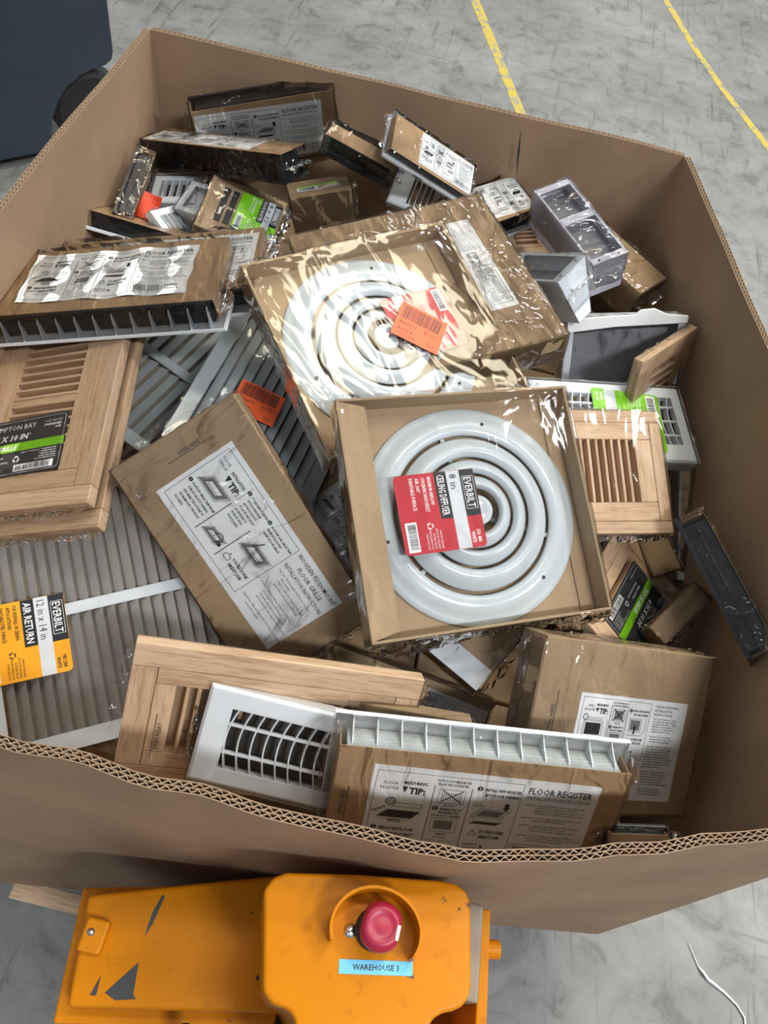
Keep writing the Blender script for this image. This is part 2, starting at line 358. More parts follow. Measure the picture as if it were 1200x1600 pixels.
    for i, l in enumerate(STEPS):
        if l: p.text(l.strip(), (6.85 if l.startswith('Step') else 7.35)*X, (3.0-.125*i)*Y, .075*Y, min(2.75, .056*len(l.strip()))*X, bold=.01)
    p.frame(6.75*X, .3*Y, 8.6*X, 1.05*Y, t, r=.12*X)
    for k in range(19):
        if k != 9: p.rect((6.9+.084*k)*X, .42*Y, (6.945+.084*k)*X, .93*Y)
    p.path([(8.5*X, .7*Y), (8.7*X, .7*Y)], t); p.text('DAMPER', 8.75*X, .68*Y, .15*Y, .75*X); p.text('HANDLE', 8.75*X, .42*Y, .15*Y, .75*X)
    return p
def wall_label(w, h):
    p = Print(w, h, INKS()); X, Y = w/10.0, h/8.0; t = .0005
    p.frame(.3*X, 3.2*Y, 6.5*X, 7.7*Y, t)
    p.text('WALL', .8*X, 7.0*Y, .18*Y, .55*X); p.text('REGISTER', .55*X, 6.7*Y, .18*Y, .9*X); p.text('MEASURING', 1.55*X, 7.1*Y, .18*Y, 1.0*X, bold=.03)
    p.poly([(1.5*X, 6.95*Y), (1.8*X, 6.95*Y), (1.65*X, 6.6*Y)]); p.text('TIP:', 1.85*X, 6.55*Y, .4*Y, .75*X, bold=.04)
    p.ring(.75*X, 6.2*Y, .2*X, .001); p.frame(.95*X, 6.05*Y, 2.2*X, 6.2*Y, t)
    p.rect(.85*X, 4.9*Y, 2.2*X, 5.8*Y); p.frame(.72*X, 4.7*Y, 2.35*X, 5.95*Y, t); p.text('WIDTH', 1.5*X, 4.4*Y, .16*Y, .6*X, al='c'); p.path([(.5*X, 4.2*Y), (2.3*X, 4.2*Y), (2.75*X, 4.6*Y), (2.75*X, 6.1*Y)], t)
    p.disc(.65*X, 3.85*Y, .15*X); p.text('1', .65*X, 3.76*Y, .2*Y, None, 0, 'c', lv=3); p.text('MEASURE WALL', .9*X, 3.75*Y, .18*Y, 1.5*X, bold=.03); p.text('DUCT OPENING FIRST.', .6*X, 3.45*Y, .18*Y, 2.0*X, bold=.03)
    for x in (2.9, 4.4): p.line(x*X, 3.4*Y, x*X, 7.3*Y, .0007)
    p.text('NOTE: DO NOT MEASURE THE', 3.65*X, 7.42*Y, .12*Y, 1.4*X, al='c', bold=.02); p.text('FRONT SIDE OF REGISTER.', 3.65*X, 7.2*Y, .12*Y, 1.3*X, al='c', bold=.02)
    p.frame(3.1*X, 6.1*Y, 4.2*X, 7.0*Y, t, r=.1*X); p.rect(3.25*X, 6.2*Y, 4.05*X, 6.9*Y, 2); p.line(3.15*X, 6.1*Y, 4.15*X, 7.0*Y, .0014); p.line(3.15*X, 7.0*Y, 4.15*X, 6.1*Y, .0014); p.text('FRONT', 3.65*X, 5.85*Y, .13*Y, .5*X, al='c')
    p.disc(3.08*X, 5.6*Y, .14*X); p.text('2', 3.08*X, 5.5*Y, .2*Y, None, 0, 'c', lv=3); p.text('REVERSE SIDE OF', 3.3*X, 5.55*Y, .12*Y, .95*X, bold=.03); p.text('WALL DUCT OPENING', 3.05*X, 5.3*Y, .12*Y, 1.2*X, bold=.03)
    p.rect(3.15*X, 4.4*Y, 4.05*X, 5.1*Y, 2); p.frame(3.05*X, 4.3*Y, 4.2*X, 5.2*Y, t); p.text('BACK', 3.6*X, 4.08*Y, .13*Y, .5*X, al='c', bold=.02); p.text('(REVERSE)', 3.6*X, 3.87*Y, .12*Y, .6*X, al='c')
    p.disc(4.7*X, 7.0*Y, .14*X); p.text('3', 4.7*X, 6.9*Y, .2*Y, None, 0, 'c', lv=3); p.text('INSTALL NEW REGISTER', 4.9*X, 6.95*Y, .15*Y, 1.5*X, bold=.03); p.text('INTO WALL OPENING', 5.0*X, 6.65*Y, .15*Y, 1.35*X, bold=.03)
    p.rect(4.85*X, 5.5*Y, 5.75*X, 6.3*Y, 2); p.frame(4.75*X, 5.4*Y, 5.85*X, 6.4*Y, t); p.poly([(5.15*X, 5.6*Y), (5.45*X, 5.6*Y), (5.3*X, 6.0*Y)]); p.rect(5.23*X, 5.2*Y, 5.37*X, 5.65*Y); p.path([(4.6*X, 5.1*Y), (5.9*X, 5.1*Y), (6.25*X, 5.5*Y), (6.25*X, 6.5*Y)], t)
    p.thumb(4.75*X, 4.5*Y, .3*X); p.text("YOU'RE DONE.", 5.15*X, 4.7*Y, .17*Y, 1.1*X, bold=.03); p.text('GREAT JOB!', 5.15*X, 4.42*Y, .17*Y, .95*X, bold=.03)
    p.text('SCAN HERE FOR', 4.5*X, 3.85*Y, .11*Y, .75*X); p.text('VIDEO & TIPS', 4.5*X, 3.62*Y, .11*Y, .65*X); p.poly([(5.35*X, 3.95*Y), (5.35*X, 3.6*Y), (5.5*X, 3.78*Y)])
    for i, l in enumerate(('CEILING/SIDEWALL', 'INSTALLATION', 'INSTRUCTIONS')): p.text(l, 6.9*X, (7.45-.32*i)*Y, .2*Y, (2.3, 1.65, 1.75)[i]*X)
    T = ['Step one: Determine the correct', 'size register by measuring the', 'opening in the wall or ceiling.', '(Example: an opening that', 'measures 10 x 6 will require a', 'register labeled 10 x 6).', '', 'Step two: Open the register', 'package and locate the screws', 'enclosed in the packaging.', '',
         'Step three: Hold the register in', 'place against the wall or ceiling', 'so that the screw holes line up', 'properly. Always ensure that the', 'adjustment takes full advantage of', 'the register air design. Try turning', 'on the air conditioning and watch', 'the register so that the airflow is', 'maximized in the room.', '',
         'Step four: Using a screwdriver or', 'nut driver, install the screws', 'through the register and into the', 'wall or sheet metal duct boot', 'directly. Tighten firmly, but', 'not to the point of bending register.', '', 'Step five: Locate the damper', 'handle, and move it to open or', 'close the damper as desired.']
    for i, l in enumerate(T):
        if l: p.text(l, (6.9 if i < 11 else 6.75)*X, (6.5-.2*i)*Y, .11*Y, .075*len(l)*X, bold=.015)
    p.text('DAMPER', 3.9*X, 2.3*Y, .42*Y, 2.3*X); p.text('HANDLE', 3.9*X, 1.65*Y, .42*Y, 2.2*X)
    return p
def flush_label(w, h):
    p = Print(w, h, INKS()); X, Y = w/10.0, h/4.7; t = .0006
    p.frame(.25*X, .35*Y, 6.5*X, 4.4*Y, t)
    p.text('FLOOR', .45*X, 3.85*Y, .17*Y, .62*X); p.text('GRILLE', .45*X, 3.58*Y, .17*Y, .66*X)
    p.text('INSTALLATION', 1.35*X, 3.75*Y, .17*Y, 1.05*X, bold=.03); p.poly([(1.35*X, 3.6*Y), (1.65*X, 3.6*Y), (1.5*X, 3.25*Y)]); p.text('TIP:', 1.72*X, 3.25*Y, .33*Y, .75*X, bold=.04)
    def gr(x, y, k=1.0):
        P = lambda a, b: ((x+a*k)*X, (y+b*k)*Y)
        p.path([P(0, 0), P(1.5, 0), P(1.9, .75), P(.45, .75)], t, close=True); p.poly([P(.05, .05), P(1.45, .05), P(1.8, .7), P(.5, .7)], 2); p.poly([P(.35, .2), P(1.3, .2), P(1.52, .55), P(.6, .55)], 0, 2); p.path([P(.35, .2), P(1.3, .2), P(1.52, .55), P(.6, .55)], .0009, lv=3, close=True); p.line(*P(.5, .3), *P(1.4, .3), .0007, lv=3)
    gr(.55, 2.2); p.disc(.45*X, 1.88*Y, .12*X); p.text('1', .45*X, 1.8*Y, .15*Y, None, 0, 'c', lv=3)
    for i, l in enumerate(('POSITION GRILLE TRIM FRAME', 'OVER FLOOR DUCT OPENING', 'AND MARK THE OUTLINE OF', 'THE FRAME ONTO THE WOOD', 'FLOORING.')): p.text(l, .65*X, (1.8-.28*i)*Y, .13*Y, .072*len(l)*X, bold=.03, sh=.12)
    p.line(2.6*X, .6*Y, 2.6*X, 2.9*Y, .0012); p.line(4.3*X, .6*Y, 4.3*X, 2.9*Y, .0012)
    p.path([(2.6*X, 4.2*Y), (2.6*X, 3.2*Y)], .0006); p.disc(2.72*X, 3.95*Y, .12*X); p.text('2', 2.72*X, 3.87*Y, .15*Y, None, 0, 'c', lv=3)
    for i, l in enumerate(('CUT AND REMOVE EXISTING', 'WOOD FLOORING FROM', 'AROUND FLOOR DUCT,', 'CHECK FIT AND ADJUST', 'AS NECESSARY TO', 'FLUSH FIT WITH', 'WOOD FLOORING.')): p.text(l, 2.92*X, (3.87-.25*i)*Y, .12*Y, .062*len(l)*X, bold=.03, sh=.12)
    gr(2.75, .9, .75); p.ring(3.7*X, 1.3*Y, .25*X, .0012); p.rect(3.75*X, 1.0*Y, 4.1*X, 1.2*Y)
    p.disc(4.5*X, 3.95*Y, .12*X); p.text('3', 4.5*X, 3.87*Y, .15*Y, None, 0, 'c', lv=3)
    for i, l in enumerate(('GLUE AND NAIL GRILLE TRIM', 'FRAME IN PLACE AND', 'INSERT FLOOR GRILLE.')): p.text(l, 4.7*X, (3.87-.25*i)*Y, .12*Y, .068*len(l)*X, bold=.03, sh=.12)
    gr(4.5, 2.0, 1.0); p.tube([(5.0*X, 2.5*Y, .0008), (5.3*X, 3.1*Y, .0008)], .0008, 4, 1)
    p.thumb(4.55*X, 1.0*Y, .38*X); p.text("YOU'RE DONE.", 5.0*X, 1.2*Y, .18*Y, 1.3*X, bold=.035, sh=.12); p.text('GREAT JOB!', 5.05*X, .88*Y, .18*Y, 1.1*X, bold=.035, sh=.12)
    p.text('WOODEN FLUSH MOUNT', 8.3*X, 4.15*Y, .25*Y, 3.2*X, al='c', bold=.008); p.text('FLOOR GRILLE', 8.3*X, 3.7*Y, .25*Y, 2.0*X, al='c', bold=.008); p.text('INSTALLATION INSTRUCTIONS', 8.3*X, 3.3*Y, .22*Y, 3.2*X, al='c', bold=.006)
    T = ['Step one:  Position grille trim frame over floor', '        duct opening.', '        Mark or scribe the outline of the trim', '        grille frame onto the wood flooring.', '', 'Step two:  Cut and remove excess wood flooring', '        from around floor duct vent.', '        Check fit and adjust as necessary for', '        smooth flush fit with adjacent wood flooring.', '', 'Step three:  Glue and nail grille trim frame in place and', '        insert floor grille.']
    for i, l in enumerate(T):
        if l: p.text(l.strip(), (6.75 if l.startswith('S') else 7.25)*X, (2.95-.225*i)*Y, .125*Y, .0575*len(l.strip())*X)
    return p
def hang_tag(w, h, colour, title, size, lines, code, strip=.25):
    """printed card tag: black name strip, white size strip, black title, coloured field with small print and bar code"""
    p = Print(w, h, [M[colour], M['black_card'], M['white_ink'], M['ink'], M['silver_card']], .006, 0); X, Y = w/10.0, h/10.0
    p.rect(.0*X+.0003, 8.15*Y, 6.0*X, 10*Y-.0003, 1, 1, 0)
    p.text('EVERBILT', 3.0*X, 8.6*Y, .95*Y, 3.9*X, 2, 'c', lv=3, bold=.01); p.frame(.9*X, 8.4*Y, 5.1*X, 9.75*Y, .0005, 2, 3)
    p.rect(.0003, 6.5*Y, 10*X-.0003, 8.15*Y, 4, 1); p.text(size, .45*X, 6.85*Y, .95*Y, None if len(size) < 6 else 5.0*X, 3, 'l', lv=3)
    p.rect(.0003, 5.0*Y, 6.0*X, 6.5*Y, 1, 1); p.text(title, .4*X, 5.3*Y, .9*Y, 5.2*X, 2, 'l', lv=3, bold=.015)
    dk = 2 if colour != 'yellow_card' else 3
    for i, l in enumerate(lines): p.text(l, .5*X, (4.1-.75*i)*Y, .45*Y, min(4.4, .24*len(l))*X, dk, 'l', lv=3, bold=.02)
    p.text(code, 9.4*X, 9.0*Y, .5*Y, 1.6*X, dk, 'r', lv=3, bold=.02); p.text('WHITE', 9.4*X, 8.35*Y, .45*Y, 1.4*X, dk, 'r', lv=3, bold=.02)
    p.rect(6.0*X, .5*Y, 9.7*X, 1.9*Y, 2, 1); p.barcode(6.25*X, .75*Y, 9.4*X, 1.75*Y, mi=3, seed=len(title))
    p.recycle(6.7*X, 3.5*Y, .36*X, dk)
    for i, l in enumerate(('MADE IN THAILAND', 'HECHO EN TAILANDIA', 'DISTRIBUTED BY', 'WWW.HOMEDEPOT.COM', 'PLEASE RECYCLE')): p.text(l, 9.6*X, (4.5-.42*i)*Y, .25*Y, .14*len(l)*X, dk, 'r', lv=3)
    return p
def oak_tag(w, h):
    p = Print(w, h, [M['slate_card'], M['white_ink'], M['green_card'], M['ink']], .006, 0); X, Y = w/10.0, h/5.2
    p.frame(.2*X, .2*Y, 9.8*X, 5.0*Y, .0004, 1, 3, .005)
    p.text('HAMPTON BAY', 2.6*X, 4.2*Y, .45*Y, 4.4*X, 1); p.text('1010-460-053', 9.5*X, 4.45*Y, .16*Y, 1.6*X, 1, 'r'); p.text('UNFINISHED', 9.5*X, 4.1*Y, .2*Y, 1.7*X, 1, 'r', bold=.03); p.text('OAK', 9.5*X, 3.8*Y, .2*Y, .6*X, 1, 'r', bold=.03)
    p.text("4 IN X 10 IN\u02d9", 2.2*X, 3.25*Y, .5*Y, 4.4*X, 1, bold=.035, sh=.15); p.rect(.0004, 2.2*Y, w-.0004, 2.95*Y, 2, 1); p.text('FLOOR GRILLE', 1.6*X, 2.38*Y, .42*Y, 3.9*X, 1, bold=.03, sh=.15)
    p.text('Better Airflow', 2.2*X, 1.65*Y, .22*Y, 2.2*X, 1, sh=.2); p.text('Solid Construction', 2.2*X, 1.2*Y, .22*Y, 2.7*X, 1, sh=.2)
    for i, l in enumerate(('SIZE OF OPENING / DIMENSIONES', 'DISTRIBUTED BY', 'MADE IN CHINA', 'HECHO EN CHINA', 'WWW.HOMEDEPOT.COM')): p.text(l, 9.4*X, (1.95-.2*i)*Y, .11*Y, .115*len(l)*X, 1, 'r')
    p.recycle(5.7*X, 1.45*Y, .26*X, 1); p.rect(5.6*X, .35*Y, 9.3*X, .95*Y, 1, 1); p.barcode(5.8*X, .45*Y, 9.1*X, .9*Y, mi=3, seed=9, n=44)
    p.text('*FITS DUCT OPENING', .5*X, .55*Y, .12*Y, 2.0*X, 1)
    return p
def damper_label(w, h):
    p = Print(w, h, INKS()); X, Y = w/10.0, h/2.3
    p.frame(.5*X, .25*Y, 4.6*X, 1.85*Y, .0007)
    for k in range(24): p.line((.75+.15*k)*X, (.4 if k % 2 else .4)*Y, (.75+.15*k)*X, 1.05*Y, .0009); p.line((.75+.15*k)*X, 1.15*Y, (.75+.15*k)*X, 1.75*Y, .0009)
    p.text('DAMPER', 4.75*X, 1.45*Y, .34*Y, 1.5*X); p.text('HANDLE', 4.75*X, .95*Y, .34*Y, 1.5*X); p.line(4.2*X, 1.3*Y, 4.75*X, 1.3*Y, .0007)
    T = ['Step three: Hold the register in place', 'against the wall or ceiling so that', 'the screw holes line up properly.', 'Step four: Using a screwdriver', 'install the screws through the', 'register into the wall duct boot.', 'Step five: Locate the damper', 'handle, and move it to open.']
    for i, l in enumerate(T): p.text(l, 6.5*X, (1.95-.22*i)*Y, .12*Y, .082*len(l)*X)
    return p
def price_sticker(w, h):
    p = Print(w, h, [M['orange_card'], M['ink']], 0, 0); X, Y = w/10, h/10
    p.barcode(.7*X, 5.6*Y, 9.0*X, 9.4*Y, seed=4, n=40); p.text('A60071', .8*X, 3.8*Y, 1.1*Y, 3.6*X); p.text('SU 001', 6.2*X, 3.8*Y, 1.1*Y, 2.5*X)
    p.text('A0026 $', .8*X, 2.0*Y, .9*Y, 3.2*X); p.text('010 01 004', .8*X, .7*Y, .8*Y, 4*X); p.text('100', 7.5*X, .8*Y, 1.2*Y, 1.4*X)
    return p
def open_here(length, s=1):
    p = Print(length, .012, [M['ink']], 0, 0); p.v = []; p.f = []; p.m = []
    p.line(0, .0025, length, .0025, .0008, 0); p.text('OPEN HERE', length*.5, .0045, .006, .036, 0, 'c'); return p

# ------------------------------------------------------------------ wrapped goods
def wrap(parent, L, W, T, pad=.0018, amp=.0022, cell=.012, ears='x', ear=.014, seed=0, mat=None):
    """clear wrap: a loose wrinkled skin round the goods with crimped film at its ends"""
    mb = MB(); sd = Vector((seed*1.7, seed*.9, seed*2.3))
    hx, hy = L/2+pad, W/2+pad; z0, z1 = -pad*.4, T+pad
    def disp(p):
        n = noise.noise_vector(p*42+sd)*amp + noise.noise_vector(p*16+sd*2)*amp*.7
        c = Vector((p.x/hx, p.y/hy, (p.z-(z0+z1)/2)/((z1-z0)/2))); c = Vector([max(-1, min(1, q))**3 for q in c])
        k = max(-.0009, n.dot(c))
        q = p + c*k + (n-c*n.dot(c))*.25
        return q
    nx, ny, nz = max(3, int(L/cell)), max(3, int(W/cell)), max(2, int(T/cell))
    mb.grid(lambda u, v: disp(Vector((-hx+2*hx*u, -hy+2*hy*v, z1))), nx, ny)
    mb.grid(lambda u, v: disp(Vector((-hx+2*hx*u, -hy, z0+(z1-z0)*v))), nx, nz)
    mb.grid(lambda u, v: disp(Vector((hx-2*hx*u, hy, z0+(z1-z0)*v))), nx, nz)
    mb.grid(lambda u, v: disp(Vector((-hx, hy-2*hy*u, z0+(z1-z0)*v))), ny, nz)
    mb.grid(lambda u, v: disp(Vector((hx, -hy+2*hy*u, z0+(z1-z0)*v))), ny, nz)
    def crimp(u, v, sgn, ax):
        l = W if ax == 'x' else L
        a = (-.5+u)*l*(1-.12*v); o = (hx if ax == 'x' else hy) + ear*v*(1+.4*noise.noise(Vector((u*9, seed, sgn))))
        q = Vector((sgn*o, a, T*.5)) if ax == 'x' else Vector((a, sgn*o, T*.5))
        w = noise.noise_vector(Vector((u*l*90, v*3, seed+sgn)))*.007*v
        return q + w + Vector((0, 0, T*.3*v*noise.noise(Vector((u*5, seed*3, sgn)))))
    nm = len(mb.f)
    for sg in (-1, 1):
        if 'x' in ears: mb.grid(lambda u, v: crimp(u, v, sg, 'x'), max(8, int(W/.007)), 3, 1)
        if 'y' in ears: mb.grid(lambda u, v: crimp(u, v, sg, 'y'), max(8, int(L/.007)), 3, 1)
    me = bpy.data.meshes.new('plastic_wrap'); me.from_pydata([tuple(p) for p in mb.v], [], mb.f)
    me.materials.append(mat or M['film']); me.materials.append(M['film_end']); me.polygons.foreach_set('material_index', mb.m); me.shade_smooth()
    return link('plastic_wrap', me, parent)
def wbox(L, W, T): return MB().box((0, 0, T/2), (L, W, T))

# measured place of each item: base point, turn, size in metres
POSE={
 'diff_front':((0.1101, 0.6288, 0.7811),(0.9618, 0.1675, 0.0552, 0.2096),(0.3396, 0.3262, 0.0403)),
 'diff_back':((-0.0636, 0.8805, 0.8104),(0.9295, 0.1245, 0.0593, 0.3422),(0.3511, 0.3229, 0.0408)),
 'damper_carton':((-0.0241, 1.0372, 0.7605),(0.9627, 0.0088, -0.074, 0.26),(0.3569, 0.3702, 0.0598)),
 'flush_carton':((-0.1795, 0.5553, 0.6887),(0.8517, 0.3593, 0.1449, -0.353),(0.3644, 0.2066, 0.032)),
 'left_reg':((-0.4813, 0.8676, 0.777),(0.988, -0.0074, -0.1327, 0.0783),(0.3494, 0.1503, 0.0478)),
 'front_reg':((0.1814, 0.2751, 0.7352),(0.8758, 0.4765, 0.0482, 0.0605),(0.3222, 0.1466, 0.0359)),
 'wall_carton':((0.3561, 0.4395, 0.6395),(0.9343, 0.2862, 0.1944, 0.0862),(0.2931, 0.229, 0.0538)),
 'air_return':((-0.3747, 0.4431, 0.5908),(0.9563, 0.1543, -0.0058, 0.2484),(0.2751, 0.3633, 0.0192)),
 'oak_left':((-0.5207, 0.6783, 0.7115),(0.9762, 0.0801, -0.1835, 0.0834),(0.2226, 0.3558, 0.0186)),
 'oak_front':((-0.0733, 0.2989, 0.7142),(0.8958, 0.4235, 0.126, 0.0479),(0.3435, 0.1904, 0.0188)),
 'white_reg':((-0.0601, 0.2763, 0.7228),(0.9499, 0.3074, 0.057, 0.0029),(0.1779, 0.1141, 0.0304)),
 'strip_carton':((0.0149, 0.3199, 0.6923),(0.9066, 0.4197, 0.0275, 0.0336),(0.3066, 0.107, 0.0235)),
 'oak_right':((0.3259, 0.8075, 0.7268),(0.973, 0.1709, 0.0354, 0.1512),(0.1877, 0.2005, 0.0175)),
 'oak_label':((0.4129, 0.6583, 0.5933),(0.5349, -0.1684, 0.173, -0.8097),(0.2237, 0.1832, 0.0149)),
 'oak_small':((0.4095, 1.0666, 0.6976),(0.72, 0.5298, 0.299, 0.334),(0.1767, 0.1778, 0.0178)),
 'green_reg':((0.3271, 0.9398, 0.6852),(0.9826, 0.0677, 0.0578, 0.1629),(0.3103, 0.1513, 0.0302)),
 'black_reg':((0.5044, 0.6467, 0.7065),(0.7693, -0.3662, 0.2365, -0.467),(0.2194, 0.0772, 0.0429)),
 'under_carton':((0.1549, 0.5127, 0.6437),(0.9685, 0.0991, 0.0367, -0.2254),(0.1263, 0.1094, 0.0326)),
 'done_carton':((0.119, 0.4281, 0.588),(0.0465, 0.0358, -0.3265, 0.9434),(0.219, 0.0675, 0.03)),
 'measure_carton':((-0.0545, 0.6806, 0.6034),(0.9012, 0.1732, 0.0471, -0.3946),(0.2261, 0.1024, 0.035)),
 'green_tray':((-0.3952, 1.2055, 0.7179),(0.9784, 0.1812, 0.099, -0.0127),(0.1421, 0.1145, 0.0262)),
 'tape_carton':((-0.2781, 1.3396, 0.7162),(0.7172, 0.6592, 0.0744, 0.2135),(0.1184, 0.0746, 0.0603)),
 'slim_reg':((-0.2106, 1.3621, 0.7999),(0.9623, 0.2351, 0.13, -0.0423),(0.1386, 0.0229, 0.0465)),
 'label_reg':((-0.0775, 1.3697, 0.8203),(0.9364, 0.1889, 0.279, 0.0985),(0.2042, 0.0708, 0.0246)),
 'louver_reg':((-0.0914, 1.4003, 0.7311),(0.951, 0.3021, 0.0195, -0.0628),(0.0997, 0.0812, 0.0212)),
 'small_reg':((0.0545, 1.4236, 0.7272),(0.9335, 0.0536, -0.0435, 0.3518),(0.1684, 0.0992, 0.0459)),
 'back_reg':((-0.4175, 1.4379, 0.7889),(0.6919, 0.6887, 0.0663, 0.2062),(0.2692, 0.1225, 0.0509)),
 'top_reg':((-0.4483, 1.2757, 0.7661),(0.9666, -0.0922, -0.1519, -0.1847),(0.3444, 0.0601, 0.0511)),
 'dark_reg':((-0.5679, 1.128, 0.6859),(0.9672, -0.2468, 0.0437, 0.0412),(0.1848, 0.0727, 0.0318)),
 'corner_reg':((-0.6162, 1.2014, 0.7337),(0.5175, -0.4976, 0.6081, -0.3388),(0.1461, 0.0438, 0.0342)),
 'grey_grille':((-0.3972, 0.8798, 0.618),(0.98, 0.0592, 0.0686, -0.1773),(0.2676, 0.2798, 0.0142)),
 'sticker_grille':((-0.2207, 0.814, 0.6737),(0.9897, 0.0825, 0.0982, -0.0632),(0.204, 0.2544, 0.0128)),
 'lav_boot':((0.2284, 1.3093, 0.7721),(0.8876, 0.1057, -0.032, -0.4473),(0.2112, 0.0663, 0.0566)),
 'grey_boot':((0.1888, 1.1386, 0.7771),(0.9113, 0.0276, -0.3074, -0.2724),(0.1426, 0.0765, 0.0559)),
 'back_carton':((0.335, 1.3175, 0.6993),(0.9418, 0.0309, 0.0307, -0.3334),(0.191, 0.0708, 0.061)),
 'edge_carton':((0.4835, 0.6565, 0.5926),(0.9427, 0.1472, 0.0324, -0.2978),(0.0329, 0.1067, 0.0574)),
 'torn_boot':((0.3432, 1.1572, 0.6935),(0.8484, 0.5108, 0.0081, 0.1386),(0.2282, 0.1218, 0.0688)),
 'white_plate':((-0.5376, 1.256, 0.7014),(0.9869, 0.1125, -0.1032, 0.0521),(0.0933, 0.0687, 0.0179)),
 'white_boot':((-0.4717, 1.2287, 0.6956),(0.974, 0.1556, -0.0953, -0.1343),(0.0692, 0.0696, 0.0413)),
 'white_flange':((-0.5168, 1.1709, 0.6834),(0.7703, 0.1168, 0.324, 0.5366),(0.0891, 0.0853, 0.0171)),
 'peek_reg':((0.3782, 0.2644, 0.7326),(0.9437, 0.3151, -0.0178, 0.099),(0.0668, 0.0254, 0.0177)),
 'strip_vent':((0.5244, 0.89, 0.5656),(0.743, 0.1798, 0.1411, -0.629),(0.2335, 0.0403, 0.0433)),
 'gap_carton':((0.4591, 0.7731, 0.5704),(0.9478, 0.1156, 0.0779, 0.2868),(0.0581, 0.063, 0.0406)),
 'oak_scrap':((0.1427, 1.4388, 0.661),(0.9617, 0.1355, 0.0429, 0.2343),(0.1188, 0.0951, 0.019)),
}

def place(key, name, label, cat, group=None, dims=None, anchor=(0, 0, 1), shift=(0, 0, 0)):
    """an empty at the base of one packed item; dims may differ from the measured ones, anchor (in half sizes) stays put"""
    b, q, d = POSE[key]; R = Quaternion(q).to_matrix(); d = Vector(d); n = Vector(dims) if dims else d
    loc = Vector(b) + R @ Vector((anchor[0]*(d.x-n.x)/2, anchor[1]*(d.y-n.y)/2, (d.z-n.z)*(anchor[2]+1)/2)) + Vector(shift)
    return thing(name, label, cat, loc, q, group), n.x, n.y, n.z
_share = {}
def shared(key, name, parent, mat, make):
    """alike pieces share one mesh"""
    if key not in _share:
        o = make(); _share[key] = o.data; o.parent = parent; o.matrix_local = mat; return o
    return link(name, _share[key], parent, mat)
Tr = Matrix.Translation
Rz = lambda a: Matrix.Rotation(a, 4, 'Z')

def register_package(key, name, label, sheet=None, sheet_size=None, sheet_at=(0, 0, 0), flange='white_metal', ribs=0, flange_out=(.006, .016), ends=True, dims=None, anchor=(0, 0, 1), seed=0,
                     sheet_fn=register_label, shift=(0, 0, 0), open_line=False, body='black_metal', wave=None, group=None, sleeve_w=None, rib_sides=(-1, 1)):
    t, L, W, T = place(key, name, label, 'vent', group, dims, anchor, shift)
    sw = sleeve_w or W
    m = MB().box((0, 0, T-.0006), (L, sw, .0012))
    if ends:
        for s in (-1, 1): m.box((s*(L/2-.0006), 0, T/2+.003), (.0012, sw*.96, T-.008))
    m.build('cardboard_sleeve', M['carton_dark'], t, bevel=.0003, seg=1)
    bw = W-.012 if W > .04 else W-.004
    m = MB(); z0, z1 = .004, T-.002
    m.prism([(-L/2+.008, -bw/2), (L/2-.008, -bw/2), (L/2-.008, bw/2), (-L/2+.008, bw/2)], z0, z1)
    m.box((0, -bw/2, (z0+z1)/2), (L*.94, .002, .003)); m.box((0, bw/2, (z0+z1)/2), (L*.94, .002, .003))
    b = m.build('damper_body', M[body], t, bevel=.0012)
    if not ends:
        for s in (-1, 1):
            for k in range(2):
                rv = MB().lathe([(0, .0012), (.002, .0009), (.003, 0)], 10).build('rivet', M['steel'], b, mat=Tr((s*(L/2-.008), (-.2+.4*k)*bw, T*.55)) @ Matrix.Rotation(s*PI/2, 4, 'Y'))
    fx, fy = L/2+flange_out[0], W/2+flange_out[1]
    m = MB().prism([(-fx, -fy), (fx, -fy), (fx, fy), (-fx, fy)], 0, .0018)
    for s in (-1, 1): m.box((0, s*fy, .003), (2*fx, .0014, .006)); m.box((s*fx, 0, .003), (.0014, 2*fy, .006))
    fl = m.build('face_flange', M[flange], t, bevel=.0005, seg=1)
    for s in rib_sides:
        for k in range(ribs):
            x = -L/2+L*(k+.5)/ribs
            mk = lambda: MB().prism([(0, 0), (flange_out[1]+.003, 0), (flange_out[1]*.7, .012), (.004, .026), (0, .03)], -.0008, .0008).build('rib', M[flange], fl)
            shared((key, 'rib'), 'rib', fl, Matrix(((0, 0, 1, x), (s, 0, 0, s*(bw/2)), (0, 1, 0, .0018), (0, 0, 0, 1))), mk)
    if sheet_size:
        p = sheet_fn(*sheet_size) if not wave else sheet_fn(*sheet_size, wave)
        p.put(t, 'instruction_label', sheet_at[0], sheet_at[1], T, sheet_at[2])
    if open_line: open_here(.05).put(t, 'printed_line', -L/2+.014, 0, T-.0002, 90)
    wrap(t, L+.006, W+2*flange_out[1]*.55, T, seed=seed+1)
    return t
def carton(key, name, label, sheet=None, dims=None, anchor=(0, 0, 1), seed=0, shift=(0, 0, 0), open_line=False, group=None, mat='carton', wrapped=True, flap='x', cat='box'):
    t, L, W, T = place(key, name, label, cat, group, dims, anchor, shift)
    wbox(L, W, T).build('carton_body', M[mat], t, bevel=.0016)
    if flap == 'x':
        MB().box((-L/2-.0006, 0, T*.72), (.0012, W*.96, T*.5)).build('end_flap', M[mat], t, bevel=.0003, seg=1)
        MB().box((L/2+.0006, 0, T*.70), (.0012, W*.96, T*.55)).build('end_flap', M[mat], t, bevel=.0003, seg=1)
    else: MB().box((0, -W/2-.0006, T*.72), (L*.97, .0012, T*.5)).build('end_flap', M[mat], t, bevel=.0003, seg=1)
    if sheet: sheet[0].put(t, 'instruction_label', sheet[1], sheet[2], T, sheet[3])
    if open_line: open_here(.075).put(t, 'printed_line', -L/2+.03, .01, T-.0002, 90)
    if wrapped: wrap(t, L, W, T, seed=seed+2)
    return t
